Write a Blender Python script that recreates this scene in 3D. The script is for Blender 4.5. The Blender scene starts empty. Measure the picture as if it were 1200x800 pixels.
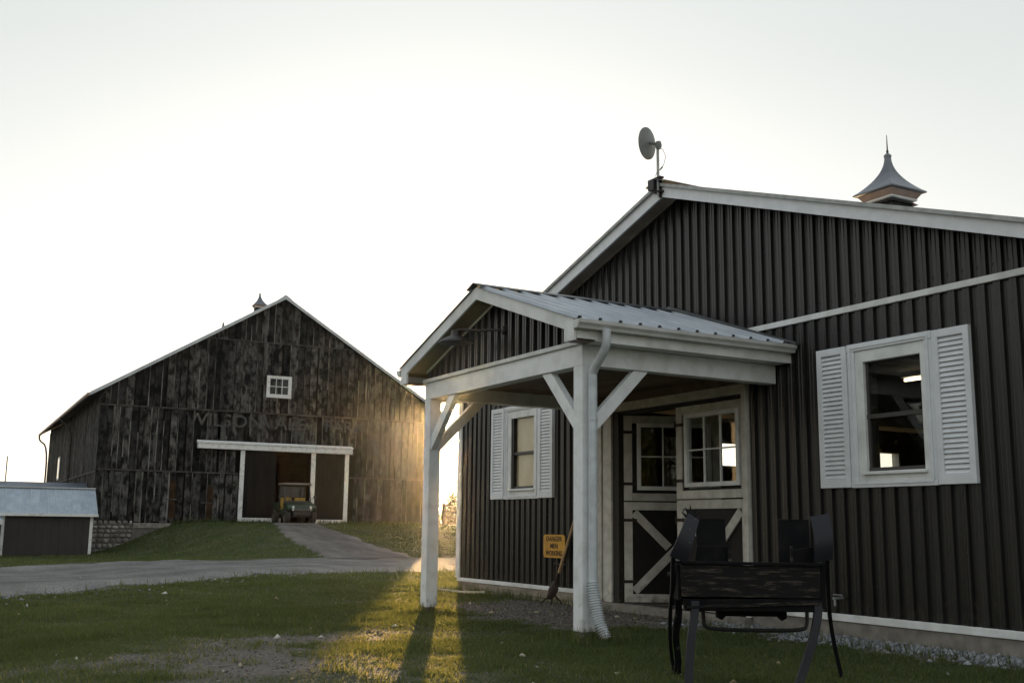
import bpy, bmesh, math, random
import numpy as np
from mathutils import Vector, Matrix
R = math.radians
random.seed(7); rng = np.random.default_rng(11)
sc = bpy.context.scene
COL = sc.collection

# ------------------------------------------------------------------ camera
CAM = Vector((0, 0, 1.0))
F_PX = 1268.3
PI_, RO, YA = R(9.7098), R(.65879), R(60.403)
CY, SY = math.cos(YA), math.sin(YA)
cp, sp, cr, sr = math.cos(PI_), math.sin(PI_), math.cos(RO), math.sin(RO)
Mp = Matrix(((1, 0, 0), (0, sp, -cp), (0, cp, sp)))
Mr = Matrix(((cr, -sr, 0), (sr, cr, 0), (0, 0, 1)))
ML = Matrix(((CY, SY, 0), (-SY, CY, 0), (0, 0, 1)))
W2C = Mr @ Mp @ ML
right, down, fwd = Vector(W2C[0]), Vector(W2C[1]), Vector(W2C[2])
cam = bpy.data.objects.new('camera', bpy.data.cameras.new('camera'))
COL.objects.link(cam)
cam.matrix_world = Matrix(((right.x, -down.x, -fwd.x, CAM.x), (right.y, -down.y, -fwd.y, CAM.y), (right.z, -down.z, -fwd.z, CAM.z), (0, 0, 0, 1)))
cam.data.sensor_width = 36; cam.data.lens = 36 * F_PX / 1200
cam.data.clip_start = .05; cam.data.clip_end = 5000
sc.camera = cam

# ------------------------------------------------------------------ sky, sun, exposure
SUN = Vector((-.8912, .4441, .0922)).normalized()
w = bpy.data.worlds.new('World'); sc.world = w; w.use_nodes = True
nt = w.node_tree; nt.nodes.clear()
def N(nt, t, **k):
    n = nt.nodes.new(t)
    for a, b in k.items(): setattr(n, a, b)
    return n
out = N(nt, 'ShaderNodeOutputWorld'); bg = N(nt, 'ShaderNodeBackground')
sky = N(nt, 'ShaderNodeTexSky', sky_type='NISHITA', sun_disc=False)
sky.sun_elevation = math.asin(SUN.z); sky.sun_rotation = math.atan2(SUN.x, SUN.y)
sky.air_density = 1; sky.dust_density = 1.5; sky.ozone_density = 1
hs = N(nt, 'ShaderNodeHueSaturation'); hs.inputs['Saturation'].default_value = .42
nt.links.new(sky.outputs[0], hs.inputs['Color'])
tc = N(nt, 'ShaderNodeTexCoord')
dot = N(nt, 'ShaderNodeVectorMath', operation='DOT_PRODUCT'); dot.inputs[1].default_value = SUN
nt.links.new(tc.outputs['Generated'], dot.inputs[0])
cl = N(nt, 'ShaderNodeMath', operation='MAXIMUM'); cl.inputs[1].default_value = 0
nt.links.new(dot.outputs['Value'], cl.inputs[0])
# thin bright overcast veil added to the clear sky, brighter towards the horizon, plus the aureole of the low sun
sep = N(nt, 'ShaderNodeSeparateXYZ'); nt.links.new(tc.outputs['Generated'], sep.inputs[0])
vr = N(nt, 'ShaderNodeValToRGB')
vr.color_ramp.elements[0].position = 0.0; vr.color_ramp.elements[0].color = (1, .87, .64, 1); e = vr.color_ramp.elements.new(.06); e.color = (1, .93, .80, 1)
vr.color_ramp.elements[1].position = 1.0; vr.color_ramp.elements[1].color = (.74, .85, .95, 1)
e = vr.color_ramp.elements.new(.16); e.color = (.94, .94, .90, 1)
e = vr.color_ramp.elements.new(.40); e.color = (.78, .82, .80, 1)
nt.links.new(sep.outputs['Z'], vr.inputs[0])
VEIL = 4.75
acc = None
def add(a, b):
    m = N(nt, 'ShaderNodeMix', data_type='RGBA', blend_type='ADD'); m.inputs[0].default_value = 1; m.clamp_result = False
    nt.links.new(a, m.inputs[6]); nt.links.new(b, m.inputs[7]); return m.outputs[2]
def scaled(src, k, col=None):
    m = N(nt, 'ShaderNodeVectorMath', operation='SCALE'); nt.links.new(src, m.inputs[0]); m.inputs['Scale'].default_value = k
    return m.outputs[0]
acc = add(scaled(hs.outputs[0], .42), scaled(vr.outputs[0], VEIL))
for power, amp, colr in ((12000, 700., (1, .82, .5)), (900, 30., (1, .74, .34)), (90, 3., (1, .74, .40))):
    p = N(nt, 'ShaderNodeMath', operation='POWER'); nt.links.new(cl.outputs[0], p.inputs[0]); p.inputs[1].default_value = power
    c = N(nt, 'ShaderNodeVectorMath', operation='SCALE'); c.inputs[0].default_value = [v * amp for v in colr]
    nt.links.new(p.outputs[0], c.inputs['Scale'])
    acc = add(acc, c.outputs[0])
nt.links.new(acc, bg.inputs[0]); bg.inputs[1].default_value = .072
nt.links.new(bg.outputs[0], out.inputs[0])
sl = bpy.data.lights.new('sun', 'SUN'); sl.energy = 5; sl.angle = R(.5); sl.color = (1, .62, .27)
so = bpy.data.objects.new('sun', sl); COL.objects.link(so); so.rotation_euler = SUN.to_track_quat('Z', 'Y').to_euler()
so.location = (0, 0, 30)
sc.view_settings.view_transform = 'Standard'; sc.view_settings.look = 'None'; sc.view_settings.gamma = 1
sc.view_settings.use_curve_mapping = False; sc.view_settings.exposure = 1.16
sc.render.engine = 'CYCLES'
sc.cycles.max_bounces = 6; sc.cycles.diffuse_bounces = 3; sc.cycles.transparent_max_bounces = 12; sc.cycles.volume_bounces = 0

# ------------------------------------------------------------------ materials
def newmat(name):
    m = bpy.data.materials.new(name); m.use_nodes = True
    nt = m.node_tree; b = nt.nodes['Principled BSDF']; return m, nt, b
def pm(name, c1, c2=None, scale=6, rough=.6, metal=0, bump=0, stretch=(1, 1, 1), rand=0, spec=.5, lo=.35, hi=.65, detail=4, fine=None, bscale=None, tint=0, rough2=None):
    """procedural surface: two colours mixed by noise, optional per-object shift, bump and fine grain"""
    m, nt, b = newmat(name)
    c2 = c2 or tuple(v * .8 for v in c1)
    geo = N(nt, 'ShaderNodeNewGeometry'); mp = N(nt, 'ShaderNodeMapping'); mp.inputs['Scale'].default_value = stretch
    src = geo.outputs['Position']
    if rand:
        oi = N(nt, 'ShaderNodeObjectInfo'); mu = N(nt, 'ShaderNodeMath', operation='MULTIPLY'); mu.inputs[1].default_value = 37
        nt.links.new(oi.outputs['Random'], mu.inputs[0])
        ad = N(nt, 'ShaderNodeVectorMath', operation='ADD'); nt.links.new(src, ad.inputs[0]); nt.links.new(mu.outputs[0], ad.inputs[1]); src = ad.outputs[0]
    nt.links.new(src, mp.inputs[0])
    no = N(nt, 'ShaderNodeTexNoise'); no.inputs['Scale'].default_value = scale; no.inputs['Detail'].default_value = detail
    nt.links.new(mp.outputs[0], no.inputs['Vector'])
    rp = N(nt, 'ShaderNodeValToRGB'); rp.color_ramp.elements[0].position = lo; rp.color_ramp.elements[1].position = hi
    rp.color_ramp.elements[0].color = (*c1, 1); rp.color_ramp.elements[1].color = (*c2, 1)
    nt.links.new(no.outputs[0], rp.inputs[0]); col = rp.outputs[0]
    if rand:
        mr = N(nt, 'ShaderNodeMapRange'); mr.inputs['To Min'].default_value = 1 - rand; mr.inputs['To Max'].default_value = 1 + rand
        nt.links.new(oi.outputs['Random'], mr.inputs[0])
        sc_ = N(nt, 'ShaderNodeVectorMath', operation='SCALE'); nt.links.new(col, sc_.inputs[0]); nt.links.new(mr.outputs[0], sc_.inputs['Scale']); col = sc_.outputs[0]
    nt.links.new(col, b.inputs['Base Color'])
    b.inputs['Roughness'].default_value = rough; b.inputs['Metallic'].default_value = metal; b.inputs['Specular IOR Level'].default_value = spec
    if rough2 is not None:
        m2 = N(nt, 'ShaderNodeMapRange'); m2.inputs['To Min'].default_value = rough; m2.inputs['To Max'].default_value = rough2
        nt.links.new(no.outputs[0], m2.inputs[0]); nt.links.new(m2.outputs[0], b.inputs['Roughness'])
    if bump:
        n2 = N(nt, 'ShaderNodeTexNoise'); n2.inputs['Scale'].default_value = bscale or scale * 4; n2.inputs['Detail'].default_value = 4
        nt.links.new(mp.outputs[0], n2.inputs['Vector'])
        bp = N(nt, 'ShaderNodeBump'); bp.inputs['Strength'].default_value = 1; bp.inputs['Distance'].default_value = bump
        nt.links.new(n2.outputs[0], bp.inputs['Height']); nt.links.new(bp.outputs[0], b.inputs['Normal'])
    return m
M = {}
M['siding'] = pm('dark painted siding', (.0075, .0073, .007), (.017, .0163, .0155), 2.5, .20, bump=.0015, stretch=(5, 5, .12), rough2=.40, rand=.2, detail=6)
M['white'] = pm('white trim paint', (.80, .81, .80), (.58, .59, .57), 5, .55, bump=.0008, lo=.4, hi=.75)
M['postw'] = pm('white post wrap', (.82, .84, .85), (.62, .63, .62), 7, .4, bump=.0006, lo=.45, hi=.8)
M['vinyl'] = pm('pale grey vinyl', (.76, .78, .80), (.68, .70, .72), 9, .45)
M['doorw'] = pm('dusty white door boards', (.60, .58, .53), (.45, .43, .38), 8, .65, bump=.001, rand=.08)
M['doorblack'] = pm('black door panel', (.007, .006, .0055), (.012, .010, .008), 9, .6, spec=.25)
M['roofm'] = pm('galvalume roof sheet', (.44, .47, .50), (.34, .37, .41), 2.2, .38, metal=.35, bump=.001, rand=.06)
M['capm'] = pm('dark grey ridge cap', (.12, .125, .13), (.08, .085, .09), 5, .5, metal=.3)
M['screw'] = pm('dark screw heads', (.03, .03, .032), None, 5, .5, metal=.5)
M['gutter'] = pm('grey white gutter', (.64, .65, .64), (.54, .54, .51), 4, .38)
M['downsp'] = pm('pale blue grey downspout', (.60, .64, .67), (.48, .51, .53), 10, .4)
M['concrete'] = pm('old concrete', (.26, .24, .21), (.15, .135, .115), 7, .9, bump=.004)
M['plank'] = pm('old foundation boards', (.34, .29, .23), (.20, .165, .13), 5, .85, bump=.003, stretch=(.3, 1, 3), rand=.15)
M['ceil'] = pm('porch ceiling boards', (.17, .12, .08), (.11, .075, .05), 3, .6, stretch=(3, .3, 3), rand=.2)
M['barnwood'] = pm('weathered barn board', (.007, .0065, .006), (.115, .108, .10), 3.4, .9, bump=.008, stretch=(3.4, 3.4, .8), rand=.7, lo=.43, hi=.68, spec=.15, detail=10, bscale=16)
M['batten'] = pm('pale weathered batten', (.16, .15, .135), (.03, .027, .025), 3, .9, stretch=(2, 2, .5), rand=.4, lo=.4, hi=.62, spec=.2)
M['girt'] = pm('weathered girt', (.025, .022, .02), (.08, .07, .062), 4, .85, bump=.004)
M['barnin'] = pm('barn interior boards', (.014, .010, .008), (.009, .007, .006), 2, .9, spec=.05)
M['hatch'] = pm('bare brown hatch boards', (.055, .032, .018), (.025, .016, .010), 3, .9, spec=.1)
M['rim'] = pm('dusty dark wheel rim', (.07, .062, .04), (.04, .036, .03), 8, .6)
M['barnblack'] = pm('black sliding door boards', (.004, .004, .004), (.008, .0075, .007), 3, .8, spec=.2, stretch=(2, 2, .3), rand=.3)
M['oldwhite'] = pm('peeling white paint', (.72, .72, .70), (.50, .49, .46), 6, .6, bump=.002, lo=.5, hi=.72)
M['barnroof'] = pm('barn roof metal', (.35, .37, .39), (.25, .26, .28), 1.2, .45, metal=.3)
M['rake'] = pm('barn rake metal', (.50, .53, .55), (.38, .40, .42), 2, .4, metal=.2)
M['stone'] = pm('field stone', (.30, .28, .25), (.13, .12, .11), 4, .9, bump=.01, rand=.5)
M['mortar'] = pm('mortar', (.16, .15, .135), (.10, .09, .08), 9, .95, bump=.01)
M['shedwall'] = pm('brown shed siding', (.030, .023, .021), (.022, .018, .017), 2, .6)
M['blueroof'] = pm('blue grey roof', (.14, .17, .20), (.10, .12, .15), 2, .5, metal=.2)
M['shedroof'] = pm('pale blue steel roof', (.36, .41, .46), (.28, .33, .38), 3, .5, metal=.2, rand=.07)
M['gutil'] = pm('green vehicle paint', (.006, .020, .009), (.009, .028, .012), 6, .35)
M['yellow'] = pm('yellow seat vinyl', (.34, .22, .02), (.26, .16, .02), 6, .5)
M['black'] = pm('black plastic', (.014, .014, .015), (.022, .022, .022), 8, .55)
M['black2'] = pm('grey canopy plastic', (.12, .12, .12), (.09, .09, .09), 8, .6)
M['tyre'] = pm('tyre rubber', (.022, .021, .02), (.04, .036, .03), 8, .85)
M['chrome'] = pm('bare steel', (.42, .42, .40), (.3, .3, .29), 8, .35, metal=.8)
M['lens'] = pm('headlight lens', (.7, .7, .66), None, 8, .15)
M['zinc'] = pm('galvanised steel', (.36, .37, .36), (.25, .26, .25), 12, .45, metal=.5)
M['dish'] = pm('grey dish plastic', (.20, .21, .205), (.15, .155, .15), 9, .55)
M['cable'] = pm('pale cable', (.5, .5, .47), None, 5, .5)
M['cupmetal'] = pm('lead grey cupola metal', (.16, .17, .19), (.11, .12, .135), 5, .4, metal=.5)
M['cupwood'] = pm('cupola cladding', (.34, .24, .19), (.27, .19, .15), 8, .55)
M['cupdark'] = pm('dark louvres', (.025, .023, .022), None, 8, .6)
M['lamp'] = pm('bronze lamp enamel', (.030, .021, .018), (.02, .015, .012), 8, .45, metal=.2)
M['soff'] = pm('brown soffit boards with painted shade', (.30, .25, .20), (.22, .18, .14), 4, .7)  # brown darkened to carry the shade under the rakes
M['signy'] = pm('faded amber sign paint', (.62, .32, .03), (.46, .22, .015), 9, .55, lo=.4, hi=.7)
M['signk'] = pm('worn black lettering', (.02, .015, .01), (.10, .05, .012), 40, .6, lo=.5, hi=.75)
M['handle'] = pm('ash wood handle', (.50, .34, .17), (.36, .23, .11), 9, .5, stretch=(3, 3, .5))
M['rust'] = pm('rusty steel', (.05, .028, .022), (.03, .02, .017), 14, .75, metal=.3)
M['seatblack'] = pm('chipped black coach paint', (.005, .005, .006), (.011, .010, .011), 9, .65, spec=.1, bump=.002, lo=.45, hi=.7, detail=6, rand=.2)
M['ply'] = pm('plywood blind', (.82, .66, .43), (.66, .48, .28), 2.5, .6, stretch=(1.2, 1, .7), detail=8)
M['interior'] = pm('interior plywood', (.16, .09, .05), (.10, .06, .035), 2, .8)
M['intdark'] = pm('dark brown interior boards', (.035, .028, .022), (.02, .017, .014), 2, .8)  # plain dark brown base colour, darker than the plywood
M['floorc'] = pm('stable floor', (.14, .12, .10), (.09, .08, .07), 2, .9)
M['dirt'] = pm('worn dirt', (.13, .11, .09), (.07, .06, .05), 6, .95)
M['fencew'] = pm('weathered fence rails', (.14, .085, .05), (.085, .05, .03), 6, .85, rand=.2)
M['bark'] = pm('bark', (.07, .05, .035), (.04, .03, .02), 9, .9, bump=.01)
M['sash'] = pm('dark sash', (.06, .055, .05), None, 8, .5)
M['hose'] = pm('garden hose', (.45, .40, .26), None, 8, .5)
M['pebble'] = pm('crushed stone', (.20, .20, .20), (.34, .34, .335), 3, .85, rand=0, lo=.3, hi=.7)

def grime(m, top, col, k=1.0):
    """splashed mud and wear near the ground, broken up by noise"""
    nt = m.node_tree; b = nt.nodes['Principled BSDF']; src = b.inputs['Base Color'].links[0].from_socket
    geo = N(nt, 'ShaderNodeNewGeometry'); sp_ = N(nt, 'ShaderNodeSeparateXYZ'); nt.links.new(geo.outputs['Position'], sp_.inputs[0])
    mr = N(nt, 'ShaderNodeMapRange'); mr.inputs['From Min'].default_value = .0; mr.inputs['From Max'].default_value = top; mr.inputs['To Min'].default_value = .62 * k; mr.inputs['To Max'].default_value = -1.0; mr.clamp = True
    nt.links.new(sp_.outputs['Z'], mr.inputs[0]); no = N(nt, 'ShaderNodeTexNoise'); no.inputs['Scale'].default_value = 11; no.inputs['Detail'].default_value = 9; nt.links.new(geo.outputs['Position'], no.inputs['Vector'])
    sb_ = N(nt, 'ShaderNodeMath', operation='SUBTRACT'); sb_.inputs[1].default_value = .5; nt.links.new(no.outputs[0], sb_.inputs[0]); ml = N(nt, 'ShaderNodeMath', operation='MULTIPLY_ADD'); ml.inputs[1].default_value = 3.2; nt.links.new(sb_.outputs[0], ml.inputs[0]); nt.links.new(mr.outputs[0], ml.inputs[2]); ml.use_clamp = True
    mx = N(nt, 'ShaderNodeMix', data_type='RGBA'); nt.links.new(ml.outputs[0], mx.inputs[0]); nt.links.new(src, mx.inputs[6]); mx.inputs[7].default_value = (*col, 1); nt.links.new(mx.outputs[2], b.inputs['Base Color'])
grime(M['postw'], .55, (.20, .15, .10), .55); grime(M['siding'], .9, (.050, .042, .034), .7); grime(M['doorw'], .6, (.14, .11, .08), .8); grime(M['downsp'], .4, (.2, .17, .13), .5)
def chipped():
    """black paint flaking off grey wood, with horizontal grain"""
    m, nt, b = newmat('flaking black paint on wood')
    geo = N(nt, 'ShaderNodeTexCoord'); mp = N(nt, 'ShaderNodeMapping'); mp.inputs['Scale'].default_value = (1.2, 3, 9)
    nt.links.new(geo.outputs['Object'], mp.inputs[0])
    n1 = N(nt, 'ShaderNodeTexNoise'); n1.inputs['Scale'].default_value = 5; n1.inputs['Detail'].default_value = 9; n1.inputs['Roughness'].default_value = .7
    nt.links.new(mp.outputs[0], n1.inputs['Vector'])
    r1 = N(nt, 'ShaderNodeValToRGB'); r1.color_ramp.elements[0].position = .52; r1.color_ramp.elements[0].color = (.005, .005, .005, 1)
    r1.color_ramp.elements[1].position = .70; r1.color_ramp.elements[1].color = (.11, .09, .07, 1)
    nt.links.new(n1.outputs[0], r1.inputs[0]); nt.links.new(r1.outputs[0], b.inputs['Base Color'])
    b.inputs['Roughness'].default_value = .7; b.inputs['Specular IOR Level'].default_value = .2
    bp = N(nt, 'ShaderNodeBump'); bp.inputs['Distance'].default_value = .004; nt.links.new(n1.outputs[0], bp.inputs['Height']); nt.links.new(bp.outputs[0], b.inputs['Normal'])
    return m
M['chip'] = chipped()
def chips_and_sheen():
    """coach paint with pale chips; sky sheen put into the bluish base"""
    m, nt, b = newmat('coach paint with chips and sky sheen')
    geo = N(nt, 'ShaderNodeTexCoord')
    n1 = N(nt, 'ShaderNodeTexNoise'); n1.inputs['Scale'].default_value = 22; n1.inputs['Detail'].default_value = 8; n1.inputs['Roughness'].default_value = .75
    nt.links.new(geo.outputs['Object'], n1.inputs['Vector'])
    r1 = N(nt, 'ShaderNodeValToRGB'); r1.color_ramp.elements[0].position = .62; r1.color_ramp.elements[0].color = (.012, .012, .018, 1)
    r1.color_ramp.elements[1].position = .70; r1.color_ramp.elements[1].color = (.22, .21, .20, 1)
    nt.links.new(n1.outputs[0], r1.inputs[0]); nt.links.new(r1.outputs[0], b.inputs['Base Color'])
    b.inputs['Roughness'].default_value = .42; b.inputs['Specular IOR Level'].default_value = .3
    return m
M['wing'] = chips_and_sheen()
def oldboards():
    """weathered barn siding: each board has its own grey, black weather stains and fine vertical grain"""
    m, nt, b = newmat('weathered barn board'); geo = N(nt, 'ShaderNodeNewGeometry'); oi = N(nt, 'ShaderNodeObjectInfo')
    mu = N(nt, 'ShaderNodeMath', operation='MULTIPLY'); mu.inputs[1].default_value = 53; nt.links.new(oi.outputs['Random'], mu.inputs[0])
    ad = N(nt, 'ShaderNodeVectorMath', operation='ADD'); nt.links.new(geo.outputs['Position'], ad.inputs[0]); nt.links.new(mu.outputs[0], ad.inputs[1])
    def noise(st, sc_, det, lo, hi, a, c):
        mp = N(nt, 'ShaderNodeMapping'); mp.inputs['Scale'].default_value = st; nt.links.new(ad.outputs[0], mp.inputs[0])
        n = N(nt, 'ShaderNodeTexNoise'); n.inputs['Scale'].default_value = sc_; n.inputs['Detail'].default_value = det; n.inputs['Roughness'].default_value = .65; nt.links.new(mp.outputs[0], n.inputs['Vector'])
        r = N(nt, 'ShaderNodeValToRGB'); r.color_ramp.elements[0].position = lo; r.color_ramp.elements[1].position = hi; r.color_ramp.elements[0].color = (a, a, a, 1); r.color_ramp.elements[1].color = (c, c, c, 1)
        nt.links.new(n.outputs[0], r.inputs[0]); return r.outputs[0], n.outputs[0]
    stain, _ = noise((1.5, 1.5, .9), 2.2, 8, .42, .60, .10, 1.0); grain, gn = noise((26, 26, .5), 2.0, 4, .3, .7, .55, 1.35)
    base = N(nt, 'ShaderNodeValToRGB'); base.color_ramp.elements[0].color = (.020, .0195, .019, 1); base.color_ramp.elements[1].color = (.135, .130, .122, 1)
    nt.links.new(oi.outputs['Random'], base.inputs[0]); col = base.outputs[0]
    for x in (stain, grain):
        k = N(nt, 'ShaderNodeMix', data_type='RGBA', blend_type='MULTIPLY'); k.inputs[0].default_value = 1; nt.links.new(col, k.inputs[6]); nt.links.new(x, k.inputs[7]); col = k.outputs[2]
    nt.links.new(col, b.inputs['Base Color']); b.inputs['Roughness'].default_value = .92; b.inputs['Specular IOR Level'].default_value = .15
    bp = N(nt, 'ShaderNodeBump'); bp.inputs['Distance'].default_value = .006; nt.links.new(gn, bp.inputs['Height']); nt.links.new(bp.outputs[0], b.inputs['Normal']); return m
M['barnwood'] = oldboards()
def glass(name='window glass', tint=(.9, .92, .92), refl=.10):
    m, nt, b = newmat(name)
    nt.nodes.remove(b)
    o = nt.nodes['Material Output']; t = N(nt, 'ShaderNodeBsdfTransparent'); t.inputs[0].default_value = (*tint, 1)
    g = N(nt, 'ShaderNodeBsdfGlossy'); g.inputs['Roughness'].default_value = .02; g.inputs[0].default_value = (.9, .9, .9, 1)
    lw = N(nt, 'ShaderNodeLayerWeight'); lw.inputs[0].default_value = .5
    pw = N(nt, 'ShaderNodeMath', operation='POWER'); pw.inputs[1].default_value = 5; nt.links.new(lw.outputs['Facing'], pw.inputs[0])
    ma = N(nt, 'ShaderNodeMath', operation='MULTIPLY_ADD'); ma.inputs[1].default_value = .94; ma.inputs[2].default_value = .035; nt.links.new(pw.outputs[0], ma.inputs[0])
    mx = N(nt, 'ShaderNodeMixShader'); nt.links.new(ma.outputs[0], mx.inputs[0]); nt.links.new(t.outputs[0], mx.inputs[1]); nt.links.new(g.outputs[0], mx.inputs[2])
    nt.links.new(mx.outputs[0], o.inputs[0]); return m
M['glass'] = glass()
def emis(name, c, s):
    m, nt, b = newmat(name); b.inputs['Emission Color'].default_value = (*c, 1); b.inputs['Emission Strength'].default_value = s; return m
M['tube'] = emis('lit fluorescent tube', (1, .80, .52), 3.0)
def grassmat():
    m, nt, b = newmat('grass blades')
    at = N(nt, 'ShaderNodeAttribute', attribute_name='tint')
    r1 = N(nt, 'ShaderNodeValToRGB'); cr_ = r1.color_ramp
    cr_.elements[0].position = 0; cr_.elements[0].color = (.020, .040, .008, 1)
    cr_.elements[1].position = 1; cr_.elements[1].color = (.26, .20, .085, 1)
    for p, c in ((.35, (.034, .062, .018)), (.65, (.066, .090, .030)), (.82, (.12, .118, .05))):
        e = cr_.elements.new(p); e.color = (*c, 1)
    nt.links.new(at.outputs['Fac'], r1.inputs[0]); nt.links.new(r1.outputs[0], b.inputs['Base Color'])
    b.inputs['Roughness'].default_value = .45; b.inputs['Specular IOR Level'].default_value = .35
    tr = N(nt, 'ShaderNodeBsdfTranslucent'); sc2 = N(nt, 'ShaderNodeVectorMath', operation='SCALE'); sc2.inputs['Scale'].default_value = 3.0
    nt.links.new(r1.outputs[0], sc2.inputs[0]); my = N(nt, 'ShaderNodeMix', data_type='RGBA'); my.inputs[0].default_value = .25; my.inputs[7].default_value = (.45, .30, .05, 1); nt.links.new(sc2.outputs[0], my.inputs[6]); nt.links.new(my.outputs[2], tr.inputs[0])
    mx = N(nt, 'ShaderNodeMixShader'); mx.inputs[0].default_value = .42
    o = nt.nodes['Material Output']; nt.links.new(b.outputs[0], mx.inputs[1]); nt.links.new(tr.outputs[0], mx.inputs[2]); nt.links.new(mx.outputs[0], o.inputs[0])
    return m
M['grass'] = grassmat()
def groundmat():
    """soil and turf seen between the blades: green-brown patches at several scales"""
    m, nt, b = newmat('turf soil')
    geo = N(nt, 'ShaderNodeNewGeometry')
    n1 = N(nt, 'ShaderNodeTexNoise'); n1.inputs['Scale'].default_value = .6; n1.inputs['Detail'].default_value = 10; n1.inputs['Roughness'].default_value = .65
    n2 = N(nt, 'ShaderNodeTexNoise'); n2.inputs['Scale'].default_value = 14; n2.inputs['Detail'].default_value = 6
    for n in (n1, n2): nt.links.new(geo.outputs['Position'], n.inputs['Vector'])
    r1 = N(nt, 'ShaderNodeValToRGB'); r1.color_ramp.elements[0].position = .35; r1.color_ramp.elements[0].color = (.030, .048, .012, 1)
    r1.color_ramp.elements[1].position = .68; r1.color_ramp.elements[1].color = (.085, .082, .035, 1)
    r2 = N(nt, 'ShaderNodeValToRGB'); r2.color_ramp.elements[0].position = .3; r2.color_ramp.elements[0].color = (.45, .45, .45, 1); r2.color_ramp.elements[1].position = .7; r2.color_ramp.elements[1].color = (1.25, 1.2, 1.1, 1)
    nt.links.new(n1.outputs[0], r1.inputs[0]); nt.links.new(n2.outputs[0], r2.inputs[0])
    mu = N(nt, 'ShaderNodeMix', data_type='RGBA', blend_type='MULTIPLY'); mu.inputs[0].default_value = 1
    nt.links.new(r1.outputs[0], mu.inputs[6]); nt.links.new(r2.outputs[0], mu.inputs[7])
    at = N(nt, 'ShaderNodeAttribute', attribute_name='bare')
    rd = N(nt, 'ShaderNodeValToRGB'); rd.color_ramp.elements[0].position = .3; rd.color_ramp.elements[0].color = (.075, .063, .05, 1); rd.color_ramp.elements[1].position = .7; rd.color_ramp.elements[1].color = (.19, .17, .15, 1)
    n3 = N(nt, 'ShaderNodeTexNoise'); n3.inputs['Scale'].default_value = 30; n3.inputs['Detail'].default_value = 8; nt.links.new(geo.outputs['Position'], n3.inputs['Vector']); nt.links.new(n3.outputs[0], rd.inputs[0])
    m2 = N(nt, 'ShaderNodeMix', data_type='RGBA'); nt.links.new(at.outputs['Fac'], m2.inputs[0]); nt.links.new(mu.outputs[2], m2.inputs[6]); nt.links.new(rd.outputs[0], m2.inputs[7])
    nt.links.new(m2.outputs[2], b.inputs['Base Color']); b.inputs['Roughness'].default_value = .95; b.inputs['Specular IOR Level'].default_value = .2
    bp = N(nt, 'ShaderNodeBump'); bp.inputs['Distance'].default_value = .03; nt.links.new(n2.outputs[0], bp.inputs['Height']); nt.links.new(bp.outputs[0], b.inputs['Normal'])
    return m
M['ground'] = groundmat()
def gravelmat(name, c1, c2, k=1):
    m, nt, b = newmat(name)
    geo = N(nt, 'ShaderNodeNewGeometry')
    vo = N(nt, 'ShaderNodeTexVoronoi'); vo.inputs['Scale'].default_value = 38 * k
    n1 = N(nt, 'ShaderNodeTexNoise'); n1.inputs['Scale'].default_value = .8; n1.inputs['Detail'].default_value = 8
    mpg = N(nt, 'ShaderNodeMapping'); mpg.inputs['Rotation'].default_value = (0, 0, R(-60)); mpg.inputs['Scale'].default_value = (.45, 1.6, 1)
    nt.links.new(geo.outputs['Position'], vo.inputs['Vector']); nt.links.new(geo.outputs['Position'], mpg.inputs[0]); nt.links.new(mpg.outputs[0], n1.inputs['Vector'])
    r1 = N(nt, 'ShaderNodeValToRGB'); r1.color_ramp.elements[0].position = .3; r1.color_ramp.elements[0].color = (*c1, 1); r1.color_ramp.elements[1].position = .7; r1.color_ramp.elements[1].color = (*c2, 1)
    nt.links.new(n1.outputs[0], r1.inputs[0])
    sx = N(nt, 'ShaderNodeSeparateColor'); nt.links.new(vo.outputs['Color'], sx.inputs[0])
    mr = N(nt, 'ShaderNodeMapRange'); mr.inputs['To Min'].default_value = .55; mr.inputs['To Max'].default_value = 1.45; nt.links.new(sx.outputs[0], mr.inputs[0])
    s2 = N(nt, 'ShaderNodeVectorMath', operation='SCALE'); nt.links.new(r1.outputs[0], s2.inputs[0]); nt.links.new(mr.outputs[0], s2.inputs['Scale'])
    ar = N(nt, 'ShaderNodeAttribute', attribute_name='rut'); mr2 = N(nt, 'ShaderNodeMapRange'); mr2.inputs['To Min'].default_value = 1.12; mr2.inputs['To Max'].default_value = .66; nt.links.new(ar.outputs['Fac'], mr2.inputs[0])
    s3 = N(nt, 'ShaderNodeVectorMath', operation='SCALE'); nt.links.new(s2.outputs[0], s3.inputs[0]); nt.links.new(mr2.outputs[0], s3.inputs['Scale'])
    nt.links.new(s3.outputs[0], b.inputs['Base Color']); b.inputs['Roughness'].default_value = .9
    bp = N(nt, 'ShaderNodeBump'); bp.inputs['Distance'].default_value = .012; bp.invert = True; nt.links.new(vo.outputs['Distance'], bp.inputs['Height']); nt.links.new(bp.outputs[0], b.inputs['Normal'])
    return m
M['gravel'] = gravelmat('crushed gravel', (.085, .081, .077), (.165, .158, .15))
M['gravel2'] = gravelmat('fine dirty gravel', (.07, .062, .054), (.15, .135, .12), 1.3)

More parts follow.
